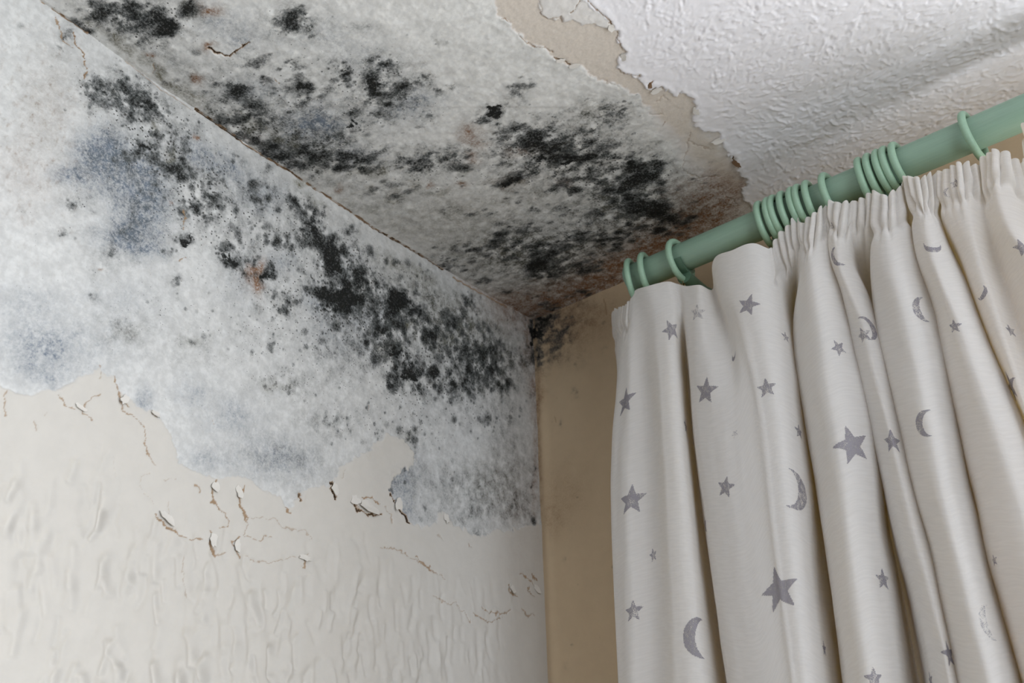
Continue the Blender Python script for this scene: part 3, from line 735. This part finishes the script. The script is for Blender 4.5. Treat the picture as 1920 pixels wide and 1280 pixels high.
br = link('pole_bracket', None, label='dark green wall bracket holding the pole near its end', cat='bracket')
br.location = (0.292, 0.0, RZ)
b = MB(); b.sweep([(0.0, -0.001, -0.014), (0.0, -0.010, -0.014), (0.0, -0.012, -0.014)], [0.026, 0.026, 0.023], 32, up=(0, 0, 1))
link('wall_plate', b.mesh('wall_plate'), M_BRACKET, br)
b = MB(); b.sweep([(0.0, -0.010, -0.016), (0.0, -0.035, -0.022), (0.0, -0.065, -0.0265), (0.0, -0.090, -0.0265), (0.0, -0.107, -0.0255)], [0.015, 0.011, 0.009, 0.009, 0.0085], 20)
link('arm', b.mesh('arm'), M_BRACKET, br)
b = MB()
vs_, fs_ = [], []
na = 22
for i in range(na):
    a = math.radians(-150 + 120 * i / (na - 1))
    for r in (RR + .0006, RR + .0046):
        for xx in (-0.006, 0.006):
            vs_.append((xx, -0.107 + r * math.cos(a), r * math.sin(a)))
for i in range(na - 1):
    k = i * 4; n = k + 4
    fs_ += [(k, k + 1, n + 1, n), (k + 2, n + 2, n + 3, k + 3), (k, n, n + 2, k + 2), (k + 1, k + 3, n + 3, n + 1)]
fs_ += [(0, 2, 3, 1), (na * 4 - 4, na * 4 - 3, na * 4 - 1, na * 4 - 2)]
b.add(vs_, fs_)
link('cup', b.mesh('cup'), M_BRACKET, br)

RM, RT = 0.0243, 0.0037
hoop = MB(); hoop.torus(RM, RT); hoop = hoop.mesh('hoop')
eye = MB()
eye.sweep([(0, 0, -RM - RT + .001), (0, 0, -RM - RT - .003)], 0.0011, 10)
tor = MB(); tor.torus(0.0032, 0.0009, 20, 8)
eye.add([(p[0], p[1], p[2] - RM - RT - .006) for p in tor.v], tor.f)
eye = eye.mesh('screw_eye')
ORD = ['first', 'second', 'third', 'fourth', 'fifth', 'sixth', 'seventh']
# (pixel of the ring's top, yaw, swing, label)
ring_spec = [(1184, 14, 2, 'pale green curtain ring around the very end of the pole'),
             (1211, 10, 0, 'pale green curtain ring second from the corner end of the pole'),
             (1271, -3, 0, 'pale green curtain ring alone just before the loose curtain fold')]
for k, (p_, yw) in enumerate(((1430, 2), (1447, 0), (1458, -3), (1473, 0), (1492, -2), (1503, -2), (1518, 2))):
    ring_spec.append((p_, yw, 0, 'pale green curtain ring, %s of seven bunched tightly together, counted from the corner' % ORD[k]))
ring_spec.append((1553, -4, 0, 'pale green curtain ring alone between the bunch of seven and bunch of five'))
for k, (p_, yw) in enumerate(((1615, 2), (1634, -3), (1652, -5), (1665, -5), (1683, -6))):
    ring_spec.append((p_, yw, 0, 'pale green curtain ring, %s of five bunched together, counted from the corner' % ORD[k]))
ring_spec.append((1813, -7, 0, 'pale green curtain ring farthest from the corner, alone on the bare pole'))
rc_z = RZ + RR - (RM - RT) + 0.0004


def ring_x(px):
    lo, hi = 0.1, 1.2
    for _ in range(50):
        mid = (lo + hi) / 2
        if to_px(np.array([mid, RY, rc_z + RM]))[0] < px: lo = mid
        else: hi = mid
    return lo


RING_X = []
for p_, yw, sw, lab in ring_spec:
    rg = link('curtain_ring', None, label=lab, cat='curtain ring', group='pale green rings on the curtain pole')
    x_ = ring_x(p_); RING_X.append(x_)
    rg.location = (x_, RY, rc_z)
    rg.rotation_euler = (0, 0, math.radians(yw))
    link('hoop', hoop, M_RING, rg)
    link('screw_eye', eye, M_STEEL, rg)

# ------------------------------------------------------------------ curtain
# each column: depth forward of the pole's axis in mm (at heading, lower down) and its traced line
Y0 = -0.107
COLS = [
 # leading edge turned back to the wall
 (-96,-96,[(1150,592),(1152,640),(1158,700),(1152,800),(1150,900),(1152,1000),(1156,1100),(1164,1280)]),
 (-20,-24,[(1160,578),(1161,640),(1160,700),(1152,800),(1150,900),(1152,1000),(1156,1100),(1164,1280)]),
 (2,-2,[(1178,568),(1170,640),(1166,700),(1157,800),(1154,900),(1156,1000),(1160,1100),(1168,1280)]),
 (8,8,[(1185,556),(1182,640),(1182,700),(1180,800),(1180,900),(1182,1000),(1186,1100),(1192,1280)]),
 (10,1,[(1188,548),(1195,600),(1200,700),(1208,800),(1211,900),(1214,1000),(1218,1100),(1222,1280)]),
 (20,20,[(1215,536),(1232,600),(1238,700),(1243,800),(1250,900),(1255,1000),(1262,1100),(1270,1280)]),
 (18,16,[(1248,528),(1262,600),(1268,700),(1275,800),(1284,900),(1292,1000),(1302,1100),(1318,1280)]),
 (10,-16,[(1270,532),(1281,600),(1288,700),(1297,800),(1308,900),(1322,1000),(1337,1100),(1362,1280)]),
 (14,6,[(1288,536),(1288,600),(1295,700),(1303,800),(1314,900),(1328,1000),(1343,1100),(1367,1280)]),
 (20,20,[(1312,534),(1315,600),(1324,700),(1336,800),(1351,900),(1364,1000),(1380,1100),(1404,1280)]),
 (2,25,[(1337,540),(1352,580),(1362,610),(1371,660),(1378,740),(1386,850),(1391,900),(1404,1000),(1442,1280)]),
 (14,26,[(1335,500),(1346,547),(1357,578),(1370,603),(1379,631),(1388,675),(1402,750),(1412,850),(1419,900),(1431,1000),(1468,1280)]),
 (30,29,[(1375,468),(1388,550),(1400,610),(1420,700),(1436,800),(1446,900),(1456,1000),(1492,1280)]),
 (28,24,[(1415,456),(1425,540),(1438,600),(1458,700),(1470,800),(1480,900),(1490,1000),(1520,1280)]),
 (18,5,[(1442,466),(1452,540),(1468,600),(1488,700),(1497,800),(1508,900),(1516,1000),(1524,1100),(1548,1280)]),
 (15,-20,[(1453,450),(1476,550),(1486,600),(1501,700),(1515,800),(1530,900),(1543,1000),(1558,1100),(1580,1280)]),
 (17,-22,[(1492,410),(1496,480),(1491,550),(1490,600),(1503,700),(1520,800),(1536,900),(1548,1000),(1563,1100),(1586,1280)]),
 (19,6,[(1508,414),(1508,480),(1503,520),(1496,560),(1494,600),(1499,668),(1511,737),(1526,832),(1538,900),(1548,983),(1558,1048),(1570,1137),(1579,1197),(1591,1280)]),
 (22,27,[(1530,394),(1520,480),(1530,550),(1537,600),(1552,700),(1568,800),(1583,900),(1592,1000),(1605,1100),(1632,1280)]),
 (17,2,[(1546,386),(1553,496),(1571,537),(1585,591),(1598,655),(1612,709),(1624,775),(1629,832),(1635,900),(1640,989),(1651,1063),(1659,1123),(1669,1197),(1680,1280)]),
 (13,-25,[(1552,392),(1556,445),(1560,500),(1582,560),(1592,600),(1605,655),(1618,709),(1634,775),(1644,832),(1654,900),(1668,1000),(1690,1100),(1722,1280)]),
 (19,4,[(1560,378),(1556,445),(1557,483),(1577,537),(1599,613),(1608,668),(1624,737),(1643,805),(1662,873),(1681,950),(1691,989),(1706,1048),(1721,1093),(1735,1152),(1750,1220),(1758,1280)]),
 (22,15,[(1576,376),(1566,440),(1574,500),(1596,550),(1619,600),(1642,700),(1667,800),(1692,900),(1716,1000),(1744,1100),(1768,1200),(1782,1280)]),
 (18,-2,[(1592,375),(1586,440),(1589,488),(1616,537),(1646,618),(1660,668),(1677,737),(1694,813),(1708,887),(1723,950),(1745,1033),(1761,1107),(1776,1167),(1800,1280)]),
 (17,-18,[(1606,373),(1600,440),(1611,500),(1625,550),(1647,618),(1668,700),(1688,800),(1707,900),(1730,1000),(1755,1100),(1797,1280)]),
 (18,-20,[(1634,364),(1634,440),(1630,500),(1638,550),(1648,618),(1670,700),(1690,800),(1709,900),(1733,1000),(1757,1100),(1799,1280)]),
 (20,8,[(1643,359),(1640,445),(1635,483),(1642,550),(1653,632),(1664,668),(1680,737),(1697,813),(1712,887),(1727,950),(1749,1033),(1764,1107),(1779,1167),(1792,1226),(1803,1280)]),
 (22,28,[(1662,366),(1664,445),(1672,500),(1685,550),(1700,600),(1722,700),(1742,800),(1762,900),(1785,1000),(1810,1100),(1836,1200),(1856,1280)]),
 (17,2,[(1682,350),(1704,455),(1722,510),(1741,564),(1755,600),(1766,655),(1774,704),(1782,764),(1795,846),(1803,900),(1817,959),(1829,1018),(1844,1078),(1859,1137),(1880,1212),(1896,1280)]),
 (15,-26,[(1693,344),(1711,455),(1727,510),(1747,564),(1760,600),(1771,655),(1781,704),(1795,764),(1812,850),(1822,900),(1845,1000),(1873,1100),(1900,1200),(1922,1280)]),
 (19,6,[(1701,333),(1714,401),(1714,450),(1724,496),(1741,537),(1760,600),(1770,655),(1781,696),(1795,750),(1811,797),(1825,860),(1837,900),(1852,959),(1867,1033),(1888,1107),(1909,1182),(1935,1280)]),
 (24,25,[(1722,332),(1734,401),(1742,455),(1756,500),(1776,550),(1798,600),(1832,700),(1868,800),(1900,900),(1930,1000),(2012,1280)]),
 (17,2,[(1745,328),(1752,401),(1771,455),(1801,523),(1828,591),(1847,635),(1864,677),(1880,717),(1899,764),(1921,819),(1950,900),(2085,1280)]),
 (13,-22,[(1757,324),(1760,401),(1775,455),(1798,500),(1832,591),(1877,700),(1925,819),(1955,900),(2095,1280)]),
 (18,0,[(1768,318),(1768,380),(1777,423),(1804,483),(1821,537),(1842,591),(1887,700),(1937,819),(2110,1280)]),
 (24,12,[(1800,304),(1812,400),(1840,500),(1872,600),(1905,700),(1970,900),(2140,1280)]),
 (15,-8,[(1834,305),(1846,400),(1876,500),(1908,600),(1950,700),(2190,1280)]),
 (18,4,[(1848,288),(1852,374),(1866,428),(1888,472),(1945,600),(1990,700),(2250,1280)]),
 (25,22,[(1872,281),(1872,374),(1890,428),(1922,472),(1987,600),(2320,1280)]),
 (17,-4,[(1902,298),(1925,400),(1970,500),(2035,600),(2390,1280)]),
 (12,-22,[(1918,296),(1940,400),(1985,500),(2060,600),(2430,1280)]),
]
ZB = H - 0.66
TOPZ, LINES = [], []
for dt, dl, pts in COLS:
    L = []
    y_top = pts[0][1]
    for (px, py) in pts:
        k = float(sstep(45.0, 210.0, np.array(py - y_top)))
        q = on_plane(px, py, 1, Y0 - (dt + ((dl * 2.9 if dl < -10 and dt > 0 else dl) - dt) * k) / 1000)
        L.append(q)
    # dense resample along the traced line, then smooth
    L = np.array(L)
    o_ = np.argsort(-L[:, 2]); L = L[o_]
    LINES.append(L)
# a few more folds beyond the frame, hanging from the bare stretch of pole
xr = LINES[-1][0][0]
for k in range(7):
    d = (16, 26, 16, 8)[k % 4]; dl = (4, 24, 0, -22)[k % 4]
    x_ = xr + 0.012 * (k + 1); xl = LINES[-1][-1][0] + 0.016 if k == 0 else xl + 0.018
    LINES.append(np.array([[x_, Y0 - d / 1000, H - 0.104], [x_ + 0.002, Y0 - d / 1000, H - 0.15], [(x_ + xl) / 2, Y0 - dl / 1000, H - 0.30], [xl, Y0 - dl / 1000, ZB]]))
NT_ = 300
tt = np.concatenate([np.linspace(0, .30, 150)[:-1], np.linspace(.30, 1, 150)])
NT_ = len(tt)
ctrl = np.zeros((NT_, len(LINES), 3))


def smooth1(a, n):
    k = np.hanning(n + 2)[1:-1]; k /= k.sum()
    p = np.pad(a, (n // 2, n - 1 - n // 2), mode='reflect', reflect_type='odd')
    return np.convolve(p, k, 'valid')


tu = np.linspace(0, 1, 400)
for j, L in enumerate(LINES):
    zt = L[0][2]
    zz = zt + (ZB - zt) * tu
    for ax in (0, 1):
        zi = np.concatenate([L[::-1, 2]]); vi = L[::-1, ax]
        vals = np.interp(zz, zi, vi)
        # extend below the lowest traced point along the last slope
        sl = (L[-1][ax] - L[max(-3, -len(L))][ax]) / (L[-1][2] - L[max(-3, -len(L))][2] - 1e-9)
        vals = np.where(zz < L[-1][2], L[-1][ax] + sl * (zz - L[-1][2]), vals)
        vals = smooth1(vals, 31)
        ctrl[:, j, ax] = np.interp(tt, tu, vals)
    ctrl[:, j, 2] = np.interp(tt, tu, zz)
# across the cloth: non-uniform Catmull-Rom
low = ctrl[int(NT_ * .75)]
top_ = ctrl[4]
chord = lambda q: np.hypot(*(np.diff(q[:, :2], axis=0).T))
U = np.concatenate([[0], np.cumsum(np.maximum(np.maximum(chord(low), 2.2 * chord(top_)), 0.008))])
U *= 1.12
NS = 1000
us = np.linspace(0, U[-1], NS)


def crom(U, V, us):
    """V (T, C, 3)"""
    dU = np.diff(U)
    sl = np.diff(V, axis=1) / dU[None, :, None]
    T = np.zeros_like(V)
    w0, w1 = dU[1:], dU[:-1]
    T[:, 1:-1] = (sl[:, :-1] * w0[None, :, None] + sl[:, 1:] * w1[None, :, None]) / (w0 + w1)[None, :, None]
    T[:, 0] = sl[:, 0]; T[:, -1] = sl[:, -1]
    i = np.clip(np.searchsorted(U, us, side='right') - 1, 0, len(U) - 2)
    h_ = dU[i]; s = ((us - U[i]) / h_)[None, :, None]; hh = h_[None, :, None]
    return ((2 * s ** 3 - 3 * s ** 2 + 1) * V[:, i] + (s ** 3 - 2 * s ** 2 + s) * hh * T[:, i]
            + (-2 * s ** 3 + 3 * s ** 2) * V[:, i + 1] + (s ** 3 - s ** 2) * hh * T[:, i + 1])


CP = crom(U, ctrl, us)
# gathered heading: narrow pencil pleats that die out below the tape
tx = np.gradient(CP[..., 0], axis=1); ty = np.gradient(CP[..., 1], axis=1)
ln = np.hypot(tx, ty) + 1e-9
nx_, ny_ = ty / ln, -tx / ln                      # towards the room
below = CP[0:1, :, 2] - CP[..., 2]
rs = np.random.RandomState(3)
sh = np.concatenate([[0], np.cumsum(np.hypot(np.diff(CP[6, :, 0]), np.diff(CP[6, :, 1])))])     # arc length along the heading
nk = 80
per = rs.uniform(.7, 1.45, nk)
ph0 = np.interp(sh, np.linspace(0, sh[-1], nk), np.cumsum(per) * 2 * np.pi * (sh[-1] / nk) / 0.0076)
idx_p = (ph0 / (2 * np.pi)).astype(int)
amr = rs.uniform(.35, 1.2, idx_p.max() + 2)
am = smooth1(amr[idx_p], 5)
tape = smooth1(rs.uniform(.030, .052, idx_p.max() + 2)[idx_p], 9)
zr = smooth1(rs.uniform(-.0025, .0022, idx_p.max() + 2)[idx_p], 9)
ph = ph0[None, :] + 2.6 * (fbm(sh[None, :] + 0 * below, below * .8, 0.03, 2, 78) - .5)
gath = sstep(U[14] - .004, U[14] + .012, us) + (1 - sstep(U[2], U[3], us)) * 1.0
fade = 1 - sstep(tape[None, :] * .6, tape[None, :] * 1.35, below)
ridge = np.abs(np.sin(ph / 2)) ** .7
amp = 0.0070 * am[None, :] * gath[None, :] * fade
pinch = 0.0030 * gath[None, :] * np.exp(-((below - tape[None, :] * .85) / .006) ** 2)
dsp = amp * (ridge - .6) - pinch
CP[..., 0] += nx_ * dsp; CP[..., 1] += ny_ * dsp
# ragged top edge of the heading and soft long creases
topn = gath * (zr + 0.0012 * (ridge[0] - .6))
CP[..., 2] += topn[None, :] * np.exp(-below / .02)
crease = (fbm(us[None, :] + 0 * below, below * .35, 0.05, 3, 77) - .5) * 0.004 * sstep(.02, .1, below) * np.clip(1.6 * ln / (us[1] - us[0]) - .5, 0, 1)
CP[..., 0] += nx_ * crease; CP[..., 1] += ny_ * crease
# the drop below the frame
ext = []
for dz in (0.1, 0.3, 0.6, 1.0, 1.3):
    e = CP[-1].copy(); e[:, 2] -= dz
    e[:, 0] += (CP[-1, :, 0] - CP[-20, :, 0]) / (CP[-1, :, 2] - CP[-20, :, 2] - 1e-9) * (-dz) * .15
    ext.append(e)
CPX = np.concatenate([CP, np.array(ext)], 0)
UVu = np.repeat(us[None, :], len(CPX), 0); UVv = (CPX[0:1, :, 2] - CPX[..., 2])
clo = NT('cream_cotton')
ua = clo.n('ShaderNodeAttribute', attribute_name='cloth').outputs['Vector']
weave_x = clo.noise(clo.n('ShaderNodeMapping', {'Vector': ua, 'Scale': (1500, 130, 1)}).outputs[0], 1.0, 2)
weave_y = clo.noise(clo.n('ShaderNodeMapping', {'Vector': ua, 'Scale': (130, 1500, 1)}).outputs[0], 1.0, 2)
weave = clo.math('ADD', weave_x, weave_y)
slub = clo.noise(clo.n('ShaderNodeMapping', {'Vector': ua, 'Scale': (40, 500, 1)}).outputs[0], 1.0, 3)
hgt = clo.math('ADD', weave, clo.math('MULTIPLY', slub, .35))
bp = clo.n('ShaderNodeBump', {'Height': hgt, 'Strength': 0.22, 'Distance': 0.0004}).outputs[0]
base = clo.mix(clo.ramp(slub, .3, .7), S(238, 237, 236), S(245, 244, 243))
dif = clo.n('ShaderNodeBsdfDiffuse', {'Color': base, 'Roughness': .6, 'Normal': bp}).outputs[0]
trl = clo.n('ShaderNodeBsdfTranslucent', {'Color': S(236, 212, 146), 'Normal': bp}).outputs[0]
she = clo.n('ShaderNodeBsdfSheen', {'Color': (1, 1, 1, 1), 'Roughness': .5}).outputs[0]
mx = clo.n('ShaderNodeMixShader', {0: 0.27, 1: dif, 2: trl}).outputs[0]
M_CLOTH = clo.finish(mx)
me = mesh_from_grid('curtain', CPX, attrs={'cloth': np.stack([UVu, UVv, 0 * UVu], -1)})
curtain = link('curtain', me, M_CLOTH, label='cream cotton curtain with grey stars and moons, gathered in folds under the pole', cat='curtain')

# printed stars and moons: thin ink patches lying on the cloth
ink = NT('grey_print_ink')
ua = ink.n('ShaderNodeAttribute', attribute_name='cloth').outputs['Vector']
st = ink.noise(ink.n('ShaderNodeMapping', {'Vector': ua, 'Scale': (600, 2600, 1)}).outputs[0], 1.0, 2)
bl = ink.noise(ua, 160, 3)
fade_ = ink.n('ShaderNodeAttribute', attribute_name='fade').outputs['Fac']
cov = ink.math('ADD', ink.math('MULTIPLY', ink.math('SUBTRACT', st, .5), 2.4), ink.math('MULTIPLY', ink.math('SUBTRACT', bl, .5), 1.3))
cov = ink.ramp(ink.math('ADD', cov, fade_), .05, .55)
d1 = ink.n('ShaderNodeBsdfDiffuse', {'Color': S(154, 150, 156)}).outputs[0]
ti = ink.n('ShaderNodeBsdfTransparent').outputs[0]
M_INK = ink.finish(ink.n('ShaderNodeMixShader', {0: cov, 1: ti, 2: d1}).outputs[0])
cu, cv, cz_ = to_px(CP)
ds = us[1] - us[0]


def outline(kind, r):
    if kind == 'star':
        return [((r if k % 2 == 0 else r * .43) * math.sin(k * math.pi / 5), (r if k % 2 == 0 else r * .43) * math.cos(k * math.pi / 5)) for k in range(10)]
    o = []
    for k in range(17):      # outer arc, opening to +x
        a = math.radians(70 + 220 * k / 16)
        o.append((r * math.cos(a), r * math.sin(a)))
    for k in range(1, 16):
        a = math.radians(290 - 220 * k / 16)
        o.append((r * .42 + r * .93 * math.cos(math.radians(180 + (a - math.pi) / math.pi * 180 * .86)) * .86, r * .935 * math.sin(math.radians(180 + (a - math.pi) / math.pi * 180 * .98))))
    return o


def print_mark(px, py, rpx, kind='star', rot=0.0, fade=.5, squash=1.0):
    d = np.hypot(cu - px, cv - py)
    k = np.where(d < 5.0, cz_, 9.0)
    if k.min() > 8: return
    ti_, si_ = np.unravel_index(np.argmin(np.where(d < k.min() * 0 + 5.0, cz_ + d * .004, 9.0)), cz_.shape)
    dep = cz_[ti_, si_]
    r = rpx * dep / F_PX
    arow = np.concatenate([[0], np.cumsum(np.linalg.norm(np.diff(CP[ti_], axis=0), axis=1))])
    ca, sa = math.cos(math.radians(rot)), math.sin(math.radians(rot))
    pts = outline(kind, r)
    pts = [((x * ca - y * sa) * squash, x * sa + y * ca) for x, y in pts]
    # fine grid over the outline, clipped to it
    n = 34 if rpx < 24 else 56
    step = 2.2 * r / n
    gx, gy = np.meshgrid(np.arange(-n / 2, n / 2 + 1) * step * max(1, squash), np.arange(-n / 2, n / 2 + 1) * step)
    sd_ = poly_sd(gx, gy, pts)
    si = np.clip(np.interp(arow[si_] + gx, arow, np.arange(NS)), 0, NS - 1.001)
    # row index from distance down the cloth
    arc = np.concatenate([[0], np.cumsum(np.linalg.norm(np.diff(CP[:, si_], axis=0), axis=1))])
    tj = np.clip(np.interp(arc[ti_] - gy, arc, np.arange(NT_)), 0, NT_ - 1.001)
    a, b_ = np.floor(tj).astype(int), np.floor(si).astype(int)
    fa, fb = (tj - a)[..., None], (si - b_)[..., None]
    def samp(A): return (A[a, b_] * (1 - fa) + A[a + 1, b_] * fa) * (1 - fb) + (A[a, b_ + 1] * (1 - fa) + A[a + 1, b_ + 1] * fa) * fb
    Q = samp(CP)
    e1 = np.gradient(Q, axis=1); e0 = np.gradient(Q, axis=0)
    nn = np.cross(e1, e0); nn /= np.linalg.norm(nn, axis=-1, keepdims=True) + 1e-12
    view = CAM - Q
    nn *= np.sign((nn * view).sum(-1).mean())
    # marching clip: snap boundary vertices onto the outline
    Q = Q + nn * 0.00022
    keep = np.zeros((n, n), bool)
    cc = (sd_[:-1, :-1] + sd_[1:, :-1] + sd_[:-1, 1:] + sd_[1:, 1:]) / 4
    keep = cc > 0
    if keep.sum() < 6: return
    cl = np.stack([np.interp(si, np.arange(NS), us), -gy, 0 * gy], -1)
    vid = -np.ones((n + 1, n + 1), int)
    ii, jj = np.where(keep)
    quads = np.stack([np.stack([ii, ii, ii + 1, ii + 1], 1), np.stack([jj, jj + 1, jj + 1, jj], 1)], -1)
    flat = quads.reshape(-1, 2)
    uq, inv = np.unique(flat[:, 0] * (n + 1) + flat[:, 1], return_inverse=True)
    # move outside vertices towards the outline
    me = bpy.data.meshes.new(kind + '_print')
    me.from_pydata([tuple(p) for p in Q.reshape(-1, 3)[uq]], [], [tuple(int(x) for x in f) for f in inv.reshape(-1, 4)])
    me.polygons.foreach_set('use_smooth', np.ones(len(me.polygons), bool))
    at = me.attributes.new('cloth', 'FLOAT_COLOR', 'POINT')
    c4 = np.ones((len(uq), 4), np.float32); c4[:, :3] = cl.reshape(-1, 3)[uq]
    at.data.foreach_set('color', c4.reshape(-1))
    at = me.attributes.new('fade', 'FLOAT', 'POINT')
    at.data.foreach_set('value', np.full(len(uq), fade, np.float32))
    link(kind + '_print', me, M_INK, curtain)


for a in [
 (1258,618,24,'star',20,.4,.8),(1308,586,19,'star',0,.15),(1403,571,24,'star',-28,.5),(1172,753,28,'star',-5,.5),(1323,733,30,'star',-14,.45),(1437,727,21,'star',0,.4),(1289,799,17,'star',4,.45),
 (1183,938,31,'star',-5,.5),(1361,913,23,'star',-20,.4),(1318,985,20,'star',6,.45),(1460,1104,44,'star',6,.55),(1185,1145,22,'star',-2,.35),(1486,915,40,'moon',170,.35),(1315,1195,38,'moon',-6,.5),
 (1224,1040,15,'star',10,.4,.6),(1473,632,12,'star',0,.3),(1597,836,41,'star',14,.55),(1673,826,25,'star',-4,.5),(1741,790,27,'moon',-8,.45),(1571,653,19,'star',28,.35),(1624,615,26,'moon',190,.4),(1618,628,18,'star',10,.3),
 (1734,580,28,'moon',-4,.35),(1748,459,18,'moon',80,.45),(1788,612,16,'star',-10,.4),(1838,549,16,'moon',120,.45),(1895,622,15,'star',10,.35),(1897,725,34,'star',-4,.5),(1919,465,24,'star',0,.45),(1546,1215,16,'star',0,.5,.7),
 (1779,1228,26,'star',10,.6),(1856,1165,34,'moon',0,.05),(1498,808,16,'star',0,.4),(1377,815,9,'star',20,.1),(1377,664,11,'moon',60,.5),(1655,1085,22,'star',0,.4),(1864,1050,12,'star',0,.3),(1570,480,20,'moon',20,.4),
 (1790,345,12,'star',0,.2),(1640,1268,22,'star',0,.4),(1745,1275,18,'star',0,.5),(1560,425,10,'star',0,.1),(1780,360,10,'moon',0,.2)]:
    print_mark(*a)

# ------------------------------------------------------------------ paint flakes lifting off the wall and ceiling
def flake(parent, axis, val, px, py, w_px, h_px, rot, lift, seed, mat):
    """small curled chip of paint, hinged along its upper edge on the plane"""
    c = on_plane(px, py, axis, val)
    sc_ = np.linalg.norm(c - CAM) / F_PX
    rng = random.Random(seed)
    n = 14
    ca, sa = math.cos(math.radians(rot)), math.sin(math.radians(rot))
    e1 = np.array([0, 1.0, 0]) if axis == 0 else np.array([1.0, 0, 0])
    e2 = np.array([0, 0, -1.0]) if axis == 0 else np.array([0, 1.0, 0])
    nn = np.array([1.0, 0, 0]) if axis == 0 else np.array([0, 0, -1.0])
    top, bot, faces = [], [], []
    for k in range(n + 1):
        r_ = 0.0 if k == 0 else 1.0
        a = 2 * math.pi * k / n
        j = 1 + rng.uniform(-.28, .28)
        x = r_ * math.cos(a) * w_px / 2 * j; y = r_ * math.sin(a) * h_px / 2 * j
        t_ = (y / h_px + .5)
        q = c + (e1 * (x * ca - y * sa) + e2 * (x * sa + y * ca)) * sc_
        q = q + nn * (0.0012 + lift * max(0, t_) ** 1.6)
        top.append(q); bot.append(q - nn * 0.0006)
    vs = [tuple(p) for p in top + bot]
    m_ = n + 1
    for k in range(1, n + 1):
        k2 = k % n + 1
        faces += [(0, k, k2), (m_, m_ + k2, m_ + k), (k, m_ + k, m_ + k2, k2)]
    me = bpy.data.meshes.new('paint_flake'); me.from_pydata(vs, [], faces); me.validate()
    return link('paint_flake', me, mat, parent)


M_FLAKE = mat_simple('loose_white_paint', S(214, 210, 204), 0.7, 0.15, 400)
M_CHIP = mat_simple('loose_brown_chip', S(120, 92, 66), 0.8, 0.15, 400)
for k, a in enumerate([(690,952,46,22,8,.0045),(664,938,22,18,-30,.003),(746,946,18,30,25,.003),(626,918,16,24,0,.0035),(404,914,18,22,20,.0025),(447,922,14,22,-10,.0025),(312,972,34,16,28,.003),(398,1012,16,30,0,.003),
                       (570,1046,26,12,0,.002),(232,750,14,24,30,.003),(290,776,18,10,20,.002),(150,764,22,10,15,.0015),(444,1024,12,26,5,.002),(1005,1104,12,20,-40,.002),(960,1104,16,14,20,.002),(836,972,14,18,0,.002)]):
    flake(wall_left, 0, 0.0, *a, k, M_FLAKE)
for k, a in enumerate([(326,126,26,7,25,.004),(1148,50,16,12,60,.002),(1168,104,16,12,-30,.0025),(1230,168,22,9,10,.002),(1075,122,22,7,15,.002),(1050,112,18,7,20,.002),(1304,206,10,18,0,.0025),(1345,262,24,10,20,.003)]):
    flake(ceiling, 2, H, *a, 40 + k, M_FLAKE)
for k, a in enumerate([(1380,304,9,20,-15,.003),(1219,157,5,14,20,.002),(404,93,22,7,20,.003)]):
    flake(ceiling, 2, H, *a, 60 + k, M_CHIP)
